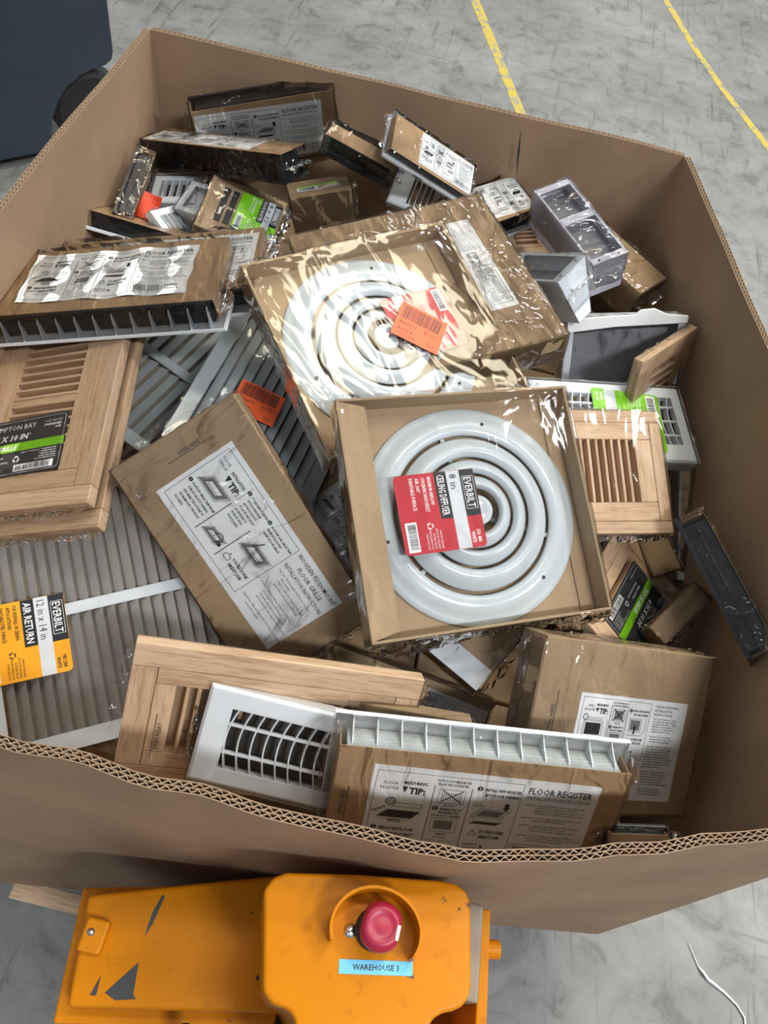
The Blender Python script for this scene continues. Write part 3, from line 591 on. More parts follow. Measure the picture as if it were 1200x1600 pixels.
def oak_grille(key, name, label, opening, n, along,  dims=None, anchor=(0, 0, 1), seed=0, shift=(0, 0, 0), group=None, tag_at=None, wrapped=True, mids=()):
    """unfinished oak floor grille: outer band, inner band, slats over a cardboard backing"""
    t, L, W, T = place(key, name, label, 'vent', group, dims, anchor, shift)
    x0, x1, y0, y1 = opening
    MB().box((0, 0, .0008), (L-.002, W-.002, .0016)).build('backing_sheet', M['carton'], t)
    ow = min(.03, (x0+L/2)*.55, (L/2-x1)*.55); zt = T; zb = .002
    def bar(nm, c, d, ax): return MB().box((c[0], c[1], (zb+zt)/2-.0003*(c[2] if len(c) > 2 else 0)), (d[0]-.0007, d[1]-.0007, zt-zb)).build(nm, M['oak_'+ax], t, bevel=.0007, seg=1)
    for s in (-1, 1):
        bar('outer_rail', (0, s*(W/2-ow/2)), (L, ow), 'x')
        bar('outer_stile', (s*(L/2-ow/2), 0), (ow, W-2*ow), 'y')
    ix0, ix1, iy0, iy1 = -L/2+ow, L/2-ow, -W/2+ow, W/2-ow
    bar('inner_rail', ((ix0+ix1)/2, (iy0+y0)/2, 1), (ix1-ix0, y0-iy0), 'x'); bar('inner_rail', ((ix0+ix1)/2, (iy1+y1)/2, 1), (ix1-ix0, iy1-y1), 'x')
    bar('inner_stile', ((ix0+x0)/2, (y0+y1)/2, 1), (x0-ix0, y1-y0), 'y'); bar('inner_stile', ((ix1+x1)/2, (y0+y1)/2, 1), (ix1-x1, y1-y0), 'y')
    for k in range(n):
        if along == 'y':
            u = x0+(x1-x0)*(k+1)/(n+1); sz = (.0045, y1-y0, zt-.004); c = (u, (y0+y1)/2, (zt+.004)/2-.0004)
        else:
            u = y0+(y1-y0)*(k+1)/(n+1); sz = (x1-x0, .0045, zt-.004); c = ((x0+x1)/2, u, (zt+.004)/2-.0004)
        shared((key, 'slat'), 'slat', t, Tr(c), lambda: MB().box((0, 0, 0), sz).build('slat', M['oak_'+along], t, bevel=.0006, seg=1))
    for yy in mids: bar('cross_rail', ((x0+x1)/2, yy, 1), (x1-x0, .013), 'x')
    if tag_at: oak_tag(tag_at[3], tag_at[4]).put(t, 'product_tag', tag_at[0], tag_at[1], T+.0008, tag_at[2])
    if wrapped: wrap(t, L, W, T, pad=.0016, amp=.0010, seed=seed+3, ears='y' if L < W else 'x', ear=.010, mat=M['film_tight'])
    return t
def louver_vent(key, name, label, mat, pitch, tilt, border=.024, bar=True, dims=None, anchor=(0, 0, 1), shift=(0, 0, 0), seed=0, blade_w=None, wrapped=True, measured_opening=True):
    """steel return-air grille: flat border, centre bar, two banks of slanted blades"""
    t, L, W, T = place(key, name, label, 'vent', None, dims, anchor, shift)
    OL, OW = L+2*border, W+2*border
    m = MB()
    for s in (-1, 1):
        m.box((0, s*(W/2+border/2), T-.0008), (OL, border, .0016)); m.box((s*(L/2+border/2), 0, T-.0008), (border, W, .0016))
        m.box((0, s*(OW/2-.0008), T-.006), (OL, .0016, .012)); m.box((s*(OL/2-.0008), 0, T-.006), (.0016, OW-.003, .012))
    m.build('face_frame', M['white_metal'] if mat == 'blade_metal' else M[mat], t, bevel=.0007, seg=1)
    if bar: MB().box((0, 0, T-.001), (L, .017, .002)).build('centre_bar', M['white_metal'] if mat == 'blade_metal' else M[mat], t, bevel=.0006, seg=1)
    MB().box((0, 0, T-.022), (L+.004, W+.004, .001)).build('backing_sheet', M['dusty_gap_tan'] if bar else M['grey_inside'], t)  # added sheet, its colour stands in for the shade between the blades
    n = int(L/pitch); bw = blade_w or pitch*1.15
    banks = [(-W/2, -.0085), (.0085, W/2)] if bar else [(-W/2, W/2)]
    for a, b in banks:
        for k in range(n):
            x = -L/2+L*(k+.5)/n
            def mk():
                h = bw; q = MB(); c, s = math.cos(tilt), math.sin(tilt); l = (b-a)/2
                P = [(-h/2*c, -h/2*s-.0004), (h/2*c, h/2*s-.0004), (h/2*c, h/2*s+.0006), (-h/2*c, -h/2*s+.0006)]
                vs = [(x_, y_, z_) for y_ in (-l, l) for x_, z_ in P]
                q.add(vs, [(0, 1, 5, 4), (1, 2, 6, 5), (2, 3, 7, 6), (3, 0, 4, 7), (3, 2, 1, 0), (4, 5, 6, 7)])
                return q.build('blade', M[mat], t)
            shared((key, 'blade'), 'blade', t, Tr((x, (a+b)/2, T-.008)), mk)
    if wrapped: wrap(t, OL, OW, .004, pad=.002, amp=.0018, cell=.012, seed=seed+4, ears='', mat=M['film_tight']).location = (0, 0, T-.004)
    return t, OL, OW, T
def curved_vent(key, name, label, opening, n, bars, dims=None, anchor=(0, 0, 1), shift=(0, 0, 0), seed=0, bow=.007, wrapped=True, inside=None):
    """white wall register: bevelled face, bowed blades, cross bars, dark damper box behind"""
    t, L, W, T = place(key, name, label, 'vent', None, dims, anchor, shift)
    x0, x1, y0, y1 = opening
    o = [(-L/2, -W/2), (L/2, -W/2), (L/2, W/2), (-L/2, W/2)]; e = .0035
    mid = [(-L/2+e, -W/2+e), (L/2-e, -W/2+e), (L/2-e, W/2-e), (-L/2+e, W/2-e)]; i = [(x0, y0), (x1, y0), (x1, y1), (x0, y1)]
    vs = [(*p, 0) for p in o]+[(*p, T*.86) for p in o]+[(*p, T) for p in mid]+[(*p, T) for p in i]+[(*p, T-.012) for p in i]
    m = MB(); m.add(vs, [(4*a+k, 4*a+(k+1) % 4, 4*a+4+(k+1) % 4, 4*a+4+k) for a in range(4) for k in range(4)])
    m.build('face_frame', M['white_metal'], t, bevel=.0009)
    MB().box((0, 0, .003), (x1-x0+.01, y1-y0+.01, .004)).build('damper_plate', M['carton'] if inside == 'carton' else M['dark_inside'] if seed % 2 == 0 else M['grey_inside'], t)
    for k in range(n):
        x = x0+(x1-x0)*(k+.5)/n; h = (y1-y0)/2
        def mk():
            q = MB(); N = 8; vs = []
            for j in range(N+1):
                yy = -h+2*h*j/N; b = -bow*(1-(yy/h)**2)
                vs += [(b-.0009, yy, -.013), (b+.0009, yy, -.013), (b+.0009, yy, -.0008), (b-.0009, yy, -.0008)]
            fs = [(4*j+c, 4*j+(c+1) % 4, 4*j+4+(c+1) % 4, 4*j+4+c) for j in range(N) for c in range(4)]+[(3, 2, 1, 0), (4*N, 4*N+1, 4*N+2, 4*N+3)]
            return q.add(vs, fs).build('blade', M['white_metal'], t)
        shared((key, 'blade'), 'blade', t, Tr((x, (y0+y1)/2, T)), mk)
    for f in bars:
        MB().box(((x0+x1)/2, y0+(y1-y0)*f, T-.004), (x1-x0, .0035, .006)).build('cross_bar', M['white_metal'], t, bevel=.0006, seg=1)
    if wrapped: wrap(t, L, W, T, pad=.0016, amp=.0012, seed=seed+5, ears='x', ear=.012, mat=M['film_tight'])
    return t, L, W, T
def steel_boot(key, name, label, mat, strap=True, dims=None, anchor=(0, 0, 1), shift=(0, 0, 0), seed=0, lip=.010, inside='grey_inside', holes=True, wrapped=True, taper=(1, 1), deep=.6):
    """white baseboard vent seen from its open back: thin shell tapering with depth, folded lip, strap across"""
    t, L, W, T = place(key, name, label, 'vent', None, dims, anchor, shift)
    w = .0012; m = MB()
    y0, y1 = -W/2*taper[0], W/2*taper[1]
    def skin(P): # thin plate from four corners
        a, b, c, d = [Vector(p) for p in P]; n = (b-a).cross(d-a).normalized()*w
        m.add([a, b, c, d, a+n, b+n, c+n, d+n], [(3, 2, 1, 0), (4, 5, 6, 7), (0, 1, 5, 4), (1, 2, 6, 5), (2, 3, 7, 6), (3, 0, 4, 7)])
    X = L/2
    skin([(-X, -W/2, T), (X, -W/2, T), (X, y0, 0), (-X, y0, 0)]); skin([(X, W/2, T), (-X, W/2, T), (-X, y1, 0), (X, y1, 0)])
    skin([(X, -W/2, T), (X, W/2, T), (X, y1, 0), (X, y0, 0)]); skin([(-X, W/2, T), (-X, -W/2, T), (-X, y0, 0), (-X, y1, 0)])
    m.box((0, (y0+y1)/2, w/2), (L, y1-y0, w))
    for s in (-1, 1):
        m.box((0, s*(W/2-lip/2), T-w/2), (L, lip, w)); m.box((s*(L/2-.007), 0, T-w/2), (.014, W-2*lip*.98, w))
    m.build('steel_shell', M[mat], t)
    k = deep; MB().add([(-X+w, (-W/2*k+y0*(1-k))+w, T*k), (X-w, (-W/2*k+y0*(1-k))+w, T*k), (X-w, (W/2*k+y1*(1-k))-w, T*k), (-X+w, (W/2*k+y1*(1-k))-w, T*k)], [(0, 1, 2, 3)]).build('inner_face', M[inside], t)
    if strap: MB().box((-.01, 0, T-.0005), (.018, W-.004, .001)).build('strap', M[mat], t)
    if holes:
        for s in (-1, 1): MB().lathe([(0, 0), (.0022, 0)], 12).build('screw_hole', M['ink'], t, mat=Tr((L/2-.007, s*W*.28, T+.0003)))
    if wrapped: wrap(t, L, W, T*.75, seed=seed+6, ears='x', ear=.01, amp=.002).location = (0, 0, T*.25)
    return t
def diffuser_package(key, name, label, flap, sheet, dims=None, anchor=(0, 0, 1), shift=(0, 0, 0), seed=0, disc=(0, 0)):
    """round white ceiling diffuser lying in an open cardboard tray under a stretched film"""
    t, L, W, T = place(key, name, label, 'vent', 'ceiling diffusers in cardboard trays', dims, anchor, shift)
    wt = .004; h = Vector((L/2, W/2, 0))
    MB().box((0, 0, .001), (L-.001, W-.001, .002)).build('tray_base', M['carton'], t)
    for s in (-1, 1):
        MB().box((0, s*(W/2-wt/2), T/2), (L, wt, T)).build('tray_wall', M['carton'], t, bevel=.0012)
        MB().box((s*(L/2-wt/2), 0, T/2), (wt, W-2*wt, T)).build('tray_wall', M['carton'], t, bevel=.0012)
        MB().box((s*(L/2-.0155), 0, .0035), (.022, W-.012, .0018)).build('inner_flap', M['carton'], t, bevel=.0005, seg=1)
    if flap: # folded-over left wall
        m = MB(); m.add([(-L/2, -W/2+.003, T), (-L/2+flap, -W/2+.012, T-.004), (-L/2+flap, W/2-.012, T-.004), (-L/2, W/2-.003, T), (-L/2, -W/2+.003, T-.0016), (-L/2+flap, -W/2+.012, T-.0056), (-L/2+flap, W/2-.012, T-.0056), (-L/2, W/2-.003, T-.0016)],
            [(0, 1, 2, 3), (7, 6, 5, 4), (0, 4, 5, 1), (1, 5, 6, 2), (2, 6, 7, 3), (3, 7, 4, 0)]); m.build('tray_flap', M['carton'], t, bevel=.0004, seg=1)
    cx, cy = disc; D = lambda prof, nm, n=72: MB().lathe(prof, n, 0, (cx, cy, .003), True).build(nm, M['diffuser_metal'], t, smooth=True)
    def ring(ro, ri, z0, hgt, nm):
        w_ = ro-ri; up = []
        for k in range(13):
            a = k/12; up.append((ro-w_*a, z0+hgt*(math.sin(min(1, a/.72)*PI/2) if a <= .72 else math.cos((a-.72)/.28*PI/2)*.55+.45)))
        dn = [(r+(0 if 0 < i < 12 else 0), z-.0011) for i, (r, z) in enumerate(up)][::-1]
        return D(up+dn, nm)
    prof = [(.1555, .001), (.1545, .0025), (.148, .0045), (.1445, .0052), (.139, .009), (.132, .0125), (.125, .0142), (.119, .0135), (.1145, .011), (.1130, .008)]
    D(prof+[(r, z-.0011) for r, z in prof][::-1], 'outer_ring', 96)
    ring(.1080, .0790, .011, .0135, 'cone_ring'); ring(.0750, .0540, .0165, .0130, 'cone_ring'); ring(.0505, .0310, .0210, .0120, 'cone_ring')
    D([(.0215, .027), (.0205, .0305), (.017, .0322), (.011, .0305), (.006, .029), (.0, .029), (.0, .0278), (.017, .0295), (.0195, .027)], 'hub', 40)
    MB().lathe([(0, 0), (.004, 0), (.004, -.001)], 12).build('hub_screw', M['steel'], t, mat=Tr((cx, cy, .0335)))
    for k in range(3):
        a = math.radians(74+118*k)
        MB().box((.064, 0, .008), (.115, .006, .0015)).build('spoke', M['diffuser_metal'], t, mat=Tr((cx, cy, 0)) @ Rz(a+.5))
        MB().lathe([(0, 0), (.0026, 0)], 12).build('screw_hole', M['ink'], t, mat=Tr((cx+(.131)*math.cos(a), cy+(.131)*math.sin(a), .0168)))
    if sheet: sheet[0].put(t, 'product_tag', 0, 0, 0, 0, mat=Tr((sheet[1], sheet[2], .0365)) @ Rz(math.radians(sheet[3])) @ Matrix.Rotation(.03, 4, 'X'))
    mb = MB(); sd = Vector((seed*3.1, 1, 2)); hx, hy = L/2+.001, W/2+.001
    def top(u, v):
        x, y = -hx+2*hx*u, -hy+2*hy*v; z = T+.0016
        e = min(hx-abs(x), hy-abs(y)); sag = .0022*min(1, e/.03)
        cr = 0
        for sx in (-1, 1):
            for sy in (-1, 1):
                dx, dy = hx-sx*x, hy-sy*y; r = math.hypot(dx, dy); a = math.atan2(dy, dx)
                f = noise.noise(Vector((a*7, sx*3+seed, sy*5)))
                cr += .0045*f*math.exp(-r/.085)*min(1, r/.012)
        w = noise.noise(Vector((x*14, y*14, seed*2.0)))*.0016 + noise.noise(Vector((x*40, y*40, seed)))*.0005
        return Vector((x, y, max(z-.001, z-sag+cr+w*min(1, e/.015))))
    mb.grid(top, 84, 84)
    for s in (-1, 1):
        sk = lambda u, v, a, b: Vector((a, b, (T+.0016)*v)) + noise.noise_vector(Vector((u*14, v*3, s+seed)))*.0012
        mb.grid(lambda u, v: sk(u, v, -hx+2*hx*u, s*(hy+.0012)), 40, 4); mb.grid(lambda u, v: sk(u, v, s*(hx+.0012), -hy+2*hy*u), 40, 4)
    mb.grid(lambda u, v: Vector((-hx+2*hx*u, -hy-.001-.016*v*(.7+.3*math.sin(u*9)), T*(1-.6*v)))+noise.noise_vector(Vector((u*40, v*2, seed)))*.005*v, 60, 3, 1)
    mb.grid(lambda u, v: Vector((-hx+2*hx*u, hy+.001+.006*v, T*(1-.1*v)))+noise.noise_vector(Vector((u*40, v*2, seed+5)))*.003*v, 60, 2, 1)
    me = bpy.data.meshes.new('plastic_wrap'); me.from_pydata([tuple(p) for p in mb.v], [], mb.f); me.materials.append(M['film_tight']); me.materials.append(M['film_end']); me.polygons.foreach_set('material_index', mb.m); me.shade_smooth()
    link('plastic_wrap', me, t)
    return t, L, W, T

# ------------------------------------------------------------------ floor, markings, string
def concrete():
    m, nt, b = new_mat('worn_concrete'); v = coord(nt)
    n1 = noise_tex(nt, v, 1.3, 8, .62); n2 = noise_tex(nt, v, 9, 8, .68, .6)
    st = nd(nt, 'ShaderNodeMapping'); st.inputs['Scale'].default_value = (34, 3.2, 1); st.inputs['Rotation'].default_value = (0, 0, .5); lk(nt, v, st.inputs[0])
    s1 = noise_tex(nt, st.outputs[0], 1.0, 5, .7, .4)
    st2 = nd(nt, 'ShaderNodeMapping'); st2.inputs['Scale'].default_value = (3, 40, 1); st2.inputs['Rotation'].default_value = (0, 0, -.35); lk(nt, v, st2.inputs[0])
    s2 = noise_tex(nt, st2.outputs[0], 1.0, 4, .7, .3)
    base = ramp(nt, n1, [(.28, (.138, .137, .133)), (.5, (.198, .196, .19)), (.72, (.265, .263, .255))])
    mot = ramp(nt, n2, [(.32, (.50, .50, .50)), (.46, (.95, .95, .95)), (.68, (1.22, 1.22, 1.22))])
    sc = ramp(nt, s1, [(.32, (.45, .45, .46)), (.43, (1, 1, 1))]); sd = ramp(nt, s2, [(.29, (.45, .45, .45)), (.38, (1, 1, 1))])
    c = mix(nt, 1, base, mot, 'MULTIPLY'); c = mix(nt, .75, c, sc, 'MULTIPLY'); c = mix(nt, .6, c, sd, 'MULTIPLY')
    lk(nt, c, b.inputs['Base Color'])
    lk(nt, ramp(nt, n2, [(.3, (.55,)*3), (.7, (.34,)*3)]), b.inputs['Roughness']); bump(nt, b, n2, .12, .002)
    return m
M['concrete'] = concrete()
def floor_paint():
    m, nt, b = new_mat('worn_yellow_line'); v = coord(nt)
    n = noise_tex(nt, v, 22, 8, .7); k = ramp(nt, n, [(.42, (0, 0, 0)), (.50, (1, 1, 1))])
    lk(nt, mix(nt, k, (.24, .24, .21), (.50, .38, .05)), b.inputs['Base Color']); b.inputs['Roughness'].default_value = .5; return m
M['line'] = floor_paint()
fl = MB().add([(-7, -4, 0), (8, -4, 0), (8, 11, 0), (-7, 11, 0)], [(0, 1, 2, 3)]).build('floor', M['concrete']); fl['kind'] = 'structure'
def floor_line(nm, pts, w):
    m = MB(); P = [Vector((x, y, .0008)) for x, y in pts]
    d = (P[-1]-P[0]).normalized(); n = Vector((-d.y, d.x, 0))
    k = 40; vs = []
    for i in range(k+1):
        f = i/k*(len(P)-1); j = min(int(f), len(P)-2); q = P[j].lerp(P[j+1], f-j); ww = w*(1+.18*noise.noise(Vector((i*1.3, w*9, 0))))
        vs += [q-n*ww/2, q+n*ww/2]
    m.add(vs, [(2*i, 2*i+2, 2*i+3, 2*i+1) for i in range(k)]); o = m.build(nm, M['line']); o['kind'] = 'structure'; return o
floor_line('trim_1', [(-.50, 5.05), (-.1743, 4.177), (-.0084, 3.7019), (.1352, 3.2908), (.40, 2.56), (.66, 1.85)], .045)
floor_line('trim_2', [(.30, 6.2), (.7812, 4.7243), (.9231, 4.2507), (1.0504, 3.8977), (1.2287, 3.477), (1.62, 2.5)], .035)
tag(MB().tube([(.795, .300, .003), (.8134, .2638, .003), (.822, .255, .006), (.8321, .2458, .003), (.8635, .2307, .003), (.8881, .2145, .003), (.9021, .1964, .003), (.903, .18, .003), (.8879, .1707, .003)], [.0008, .0012, .003, .0034, .0026, .002, .0018, .0018, .0016], 6).build('string', M['string'], smooth=True),
    'scrap of white string lying curled on the concrete floor', 'string')

# ------------------------------------------------------------------ big corrugated box on its pallet
RZ, BZ = .90, .152
RIM = [(-.634, .160), (-.640, .848), (-.642, 1.445), (.300, 1.474), (.386, 1.467), (.507, .979), (.583, .296), (.446, .257), (.380, .238), (.268, .197), (.145, .168), (-.037, .165), (-.296, .170)]
BOT = [(-.60, .098), (-.625, .80), (-.63, 1.43), (.300, 1.452), (.395, 1.447), (.512, .95), (.552, .262), (.44, .246), (.36, .235), (.25, .219), (.10, .197), (-.10, .169), (-.36, .131)]
def lerp2(a, b, f): return (a[0]+(b[0]-a[0])*f, a[1]+(b[1]-a[1])*f)
cen = Vector((-.05, .8))
gb = thing('bulk_box', 'large open brown corrugated bulk box holding the heap of wrapped vents', 'box', (-.05, .8, BZ))
gbi = Matrix.Translation((.05, -.8, -BZ))
PAN = [('left', [0, 1, 2]), ('back', [2, 3]), ('bevel', [3, 4]), ('right', [4, 5, 6]), ('front', [6, 7, 8, 9, 10, 11, 12, 0])]
def wall_path(ids, ring, step=.02):
    out = []
    for a, b in zip(ids, ids[1:]):
        k = max(1, int(math.hypot(RIM[b][0]-RIM[a][0], RIM[b][1]-RIM[a][1])/step))
        for i in range(k): out.append(lerp2(ring[a], ring[b], i/k))
    out.append(ring[ids[-1]]); return out
def rim_z(x, y):
    z = RZ + .004*noise.noise(Vector((x*6, y*6, 0)))
    for cx, d, w in ((.215, -.010, .02), (.02, -.006, .04), (.40, -.008, .03)):
        if y < .5: z += d*math.exp(-((x-cx)/w)**2)
    return z
for nm, ids in PAN:
    R_, B_ = wall_path(ids, RIM), wall_path(ids, BOT)
    root = None
    def off(path, i, o):
        a, b = Vector(path[max(0, i-1)]), Vector(path[min(len(path)-1, i+1)]); d = (b-a).normalized(); n = Vector((d.y, -d.x))
        if n.dot(Vector(path[i])-cen) < 0: n = -n
        return Vector(path[i])+n*o
    m = MB()
    for o, ins in ((0, 0), (.0052, 0), (.0104, 0)):
        nv = 8
        for th in (0, .0009):
            def f(u, v, th=th, o=o):
                i = round(u*(len(R_)-1)); r, b = off(R_, i, o+th), off(B_, i, o+th); zt = rim_z(*r); q = r.lerp(b, v)
                bl = .010*math.sin(v*PI)*math.sin(u*PI) + .0025*noise.noise(Vector((q.x*5, q.y*5, v*3)))*min(1, v*6)
                d = (q-cen).normalized()
                if nm == 'front': # crumpled lip
                    k = math.exp(-v*9)*.006*noise.noise(Vector((q.x*16, 3, 0))); q = q + Vector((0, k))
                return Vector((q.x+d.x*bl, q.y+d.y*bl, zt+(BZ-zt)*v))
            vv = [0, .02, .05, .12, .3, .55, .8, 1.0]
            m.grid(lambda u, v: f(u, vv[round(v*7)]), len(R_)-1, 7)
        # top edge of the sheet
        k = len(R_)
        def ed(u, v, o=o):
            i = round(u*(k-1)); r = off(R_, i, o+.0009*v); zt = rim_z(*off(R_, i, o)); kk = (.006*noise.noise(Vector((r.x*16, 3, 0))) if nm == 'front' else 0); return Vector((r.x, r.y+kk, zt))
        m.grid(ed, k-1, 1)
    w = m.build('wall_panel', M['gaylord'], gb, mat=gbi); w.data.shade_smooth()
    # zigzag flutes seen between the sheets along the rim
    m = MB(); fine = wall_path(ids, RIM, .0024)
    for o0 in (.0009, .0061):
        vs = []
        for i, p in enumerate(fine):
            z = rim_z(*p)-.0004; kk = (.006*noise.noise(Vector((p[0]*16, 3, 0))) if nm == 'front' else 0)
            for th in (0, .0009):
                q = off(fine, i, o0-.0003+th+(.0037*(.5+.5*math.sin(i*PI/2+.3)))); vs += [(q.x, q.y+kk, z), (q.x, q.y+kk, z-.03)]
        m.add(vs, [f_ for i in range(len(fine)-1) for f_ in ((4*i, 4*i+4, 4*i+6, 4*i+2), (4*i, 4*i+4, 4*i+5, 4*i+1), (4*i+2, 4*i+6, 4*i+7, 4*i+3))])
    fo = m.build('fluting', M['flute'], w); fo['kind'] = 'stuff'
MB().prism([(x, y) for x, y in BOT], BZ, BZ+.008).build('bottom_panel', M['gaylord'], gb, mat=gbi)
for x, y, z, h, a in ((-.337, 1.446, .865, .022, .1), (.085, 1.461, .835, .05, .25)): # torn slits in the back wall
    MB().prism([(-.0022, -h), (.0004, -h*.2), (.002, h*.1), (.003, h), (-.0005, h*.4), (-.003, -h*.1)], 0, .0006).build('torn_slit', M['dark_inside'], gb, mat=gbi @ Tr((x, y-.006, z)) @ Matrix.Rotation(PI/2, 4, 'X') @ Rz(a))
pt = thing('pallet', 'wooden pallet under the large corrugated box', 'pallet', (-.09, .86, 0))
for k in range(6): MB().box((0, -.55+k*.22, .128), (.98, .10, .018)).build('deck_board', M['pallet'], pt, bevel=.002, seg=1)
for k in (-1, 0, 1): MB().box((k*.46, 0, .0695), (.045, 1.2, .099)).build('stringer', M['oak_y'], pt, bevel=.002, seg=1)
for k in range(3): MB().box((0, -.5+k*.5, .010), (.98, .09, .018)).build('bottom_board', M['pallet'], pt, bevel=.002, seg=1)
MB().box((-.30, -.7585, .141), (.13, .03, .006)).build('loose_lath', M['pallet'], pt, bevel=.001, seg=1)

# ------------------------------------------------------------------ yellow pallet truck head under the camera
jt = thing('pallet_truck', 'amber yellow electric pallet truck with red stop button and blue name strip', 'truck', (.06, .06, 0))
ji = Tr((-.06, -.06, 0))
hz = .82; kf = (1.65-hz)/.85
HEAD = [(-.0014, .025), (-.0251, .108), (-.0190, .121), (-.0066, .1285), (.0635, .1425), (.148, .1560), (.1645, .1565), (.1755, .1525), (.182, .1417), (.1925, .0700), (.1915, .060), (.186, .0523), (.178, .047), (.169, .0435), (.160, .037), (.157, .028), (.157, -.06), (.036, -.06), (.0365, .002), (.033, .011), (.0254, .0165), (.009, .0175)]
HEAD = [(x*kf, y*kf) for x, y in HEAD][::-1]
def ccw(p): return p if sum(a[0]*b[1]-b[0]*a[1] for a, b in zip(p, p[1:]+p[:1])) > 0 else p[::-1]
HEAD = ccw(HEAD); hc = Vector((.09, .07))
bot = [(hc.x+(x-hc.x)*1.05, hc.y+(y-hc.y)*1.02) for x, y in HEAD]
o = MB().prism(bot, .50, hz, 0, HEAD).build('head_cover', M['jack_paint'], jt, bevel=.009, mat=ji, seg=4); smooth_by_angle(o, 40)
lz = .64
LEFT = ccw([(x*(1.65-lz)/.91, y*(1.65-lz)/.91) for x, y in [(-.2004, .0723), (-.012, .134), (.03, .128), (.03, .015), (-.1803, -.0241)]])
o = MB().prism(LEFT, .50, lz).build('side_cover', M['jack_paint'], jt, bevel=.006, mat=ji, seg=3); smooth_by_angle(o, 40)
o = MB().prism(ccw([(-.237, .088), (.02, .150), (.02, -.0), (-.214, -.044)]), .46, .61).build('side_apron', M['jack_paint'], jt, bevel=.003, mat=ji)
o = MB().prism(ccw([(-.21, .07), (.20, .14), (.21, .04), (.1, -.09), (-.19, -.035)]), .08, .50).build('motor_housing', M['black_metal'], jt, bevel=.01, mat=ji)
o = MB().prism(ccw([(.180, .060), (.176, .150), (.205, .150), (.211, .060)]), .30, .76).build('side_plate', M['dusty_gap_tan'], jt, bevel=.004, mat=ji)
o = MB().prism(ccw([(.206, .148), (.216, .150), (.226, .035), (.214, .033)]), .26, .745).build('edge_plate', M['jack_paint'], jt, bevel=.002, mat=ji)
o = MB().tube([(.212, .113, .72), (.236, .117, .72)], .0095, 16).build('pivot_stub', M['jack_paint'], jt, mat=ji, bevel=.001)
kl = (1.65-lz)/.91
MB().box((-.178*kl, .038*kl, lz+.004), (.026, .034, .014)).build('lug', M['jack_paint'], jt, bevel=.003, mat=ji)
MB().lathe([(0, .003), (.003, .0026), (.0045, 0)], 12).build('lug_bolt', M['steel'], jt, mat=ji @ Tr((-.1815*kl, .0405*kl, lz+.011)), smooth=True)
# chipped patches
for pts, z in (([(-.131, .070), (-.127, .088), (-.124, .087), (-.127, .060), (-.131, .048)], lz), ([(-.150, -.005), (-.128, .026), (-.123, -.001), (-.119, -.004), (-.138, -.009)], lz), ([(-.163, -.010), (-.159, .008), (-.157, -.009)], lz)):
    MB().add([(x*kl, y*kl, z+.0004) for x, y in pts], [tuple(range(len(pts)))]).build('bare_patch', M['slate_card'], jt, mat=ji)
# stop button
bx, by = .0935*kf, .0985*kf
MB().lathe([(.0, .0), (.019, 0), (.019, .008), (.0165, .010), (.0165, .018), (0, .018)], 32).build('button_collar', M['black_rubber'], jt, mat=ji @ Tr((bx-.003, by-.001, hz)), smooth=False)
tilt = Tr((bx, by, hz+.016)) @ Rz(-.05)
sb = MB().lathe([(.012, 0), (.0205, .002), (.0218, .006), (.0212, .011), (.018, .0158), (.0125, .0182), (.0122, .0178), (.006, .019), (0, .0193)], 40)
vs = []
for x, y, z in sb.v: # finger scallops left and right
    a = abs(x); 
    if a > .0165: x = math.copysign(.0165+(a-.0165)*.35, x) if abs(y) < .013 else x
    vs.append((x, y, z))
sb.v = vs; sbo = sb.build('stop_button', M['red_button'], jt, mat=ji @ tilt, smooth=True)
tp = Print(.018, .008, [M['red_card']], 0, 0); tp.v, tp.f, tp.m = [], [], []
tp.text('STOP', .009, .001, .0048, .014, 0, 'c', bold=.02); tp.put(sbo, 'lettering', 0, 0, .0188)
tg = Print(.004, .013, [M['white_ink']], .001, 0); tg.put(sbo, 'white_mark', .0155, -.002, .0152, 0, mat=Tr((.0155, -.002, .0168)) @ Matrix.Rotation(.62, 4, 'Y'))
# guard hoop
m = MB(); N = 22; vs = []
for i in range(N+1):
    a = math.radians(205-230*i/N); gx, gy = .0895*kf+.0425*math.cos(a), .094*kf+.036*math.sin(a)
    up_ = .026 + .006*math.sin(PI*i/N); q = Vector((math.cos(a), math.sin(a)))*.0014
    lo = .0 if 0 else -.001
    for o_, z in ((-1, lo), (1, lo), (1, up_), (-1, up_)): vs.append((gx+q.x*o_, gy+q.y*o_, hz+z))
m.add(vs, [(4*i+c, 4*i+(c+1) % 4, 4*i+4+(c+1) % 4, 4*i+4+c) for i in range(N) for c in range(4)]+[(3, 2, 1, 0), (4*N, 4*N+1, 4*N+2, 4*N+3)]); m.build('guard_hoop', M['jack_paint'], jt, mat=ji)
MB().lathe([(0, .002), (.0055, .0016), (.0065, 0)], 16).build('cover_screw', M['steel'], jt, mat=ji @ Tr((.0672*kf, .0915*kf, hz)), smooth=True)
nm_ = Print(.0695, .0118, [M['blue_tape'], M['ink']], 0, 0); nm_.text('WAREHOUSE 3', .0347, .0036, .0050, .044, 1, 'c', bold=.01)
nm_.put(jt, 'name_strip', 0, 0, 0, mat=ji @ Tr((.0985*kf, .0663*kf, hz+.0002)) @ Rz(math.radians(10.3)))
wl = MB().lathe([(.0, -.03), (.085, -.03), (.095, -.022), (.095, .022), (.085, .03), (0, .03)], 32).build('drive_wheel', M['black_rubber'], jt, mat=ji @ Tr((.06, .03, .095)) @ Matrix.Rotation(PI/2, 4, 'Y'))
MB().tube([(-.07, -.02, .66), (-.072, -.055, .62), (-.075, -.06, .40)], .009, 8).build('cable', M['black_rubber'], jt, mat=ji, smooth=True)
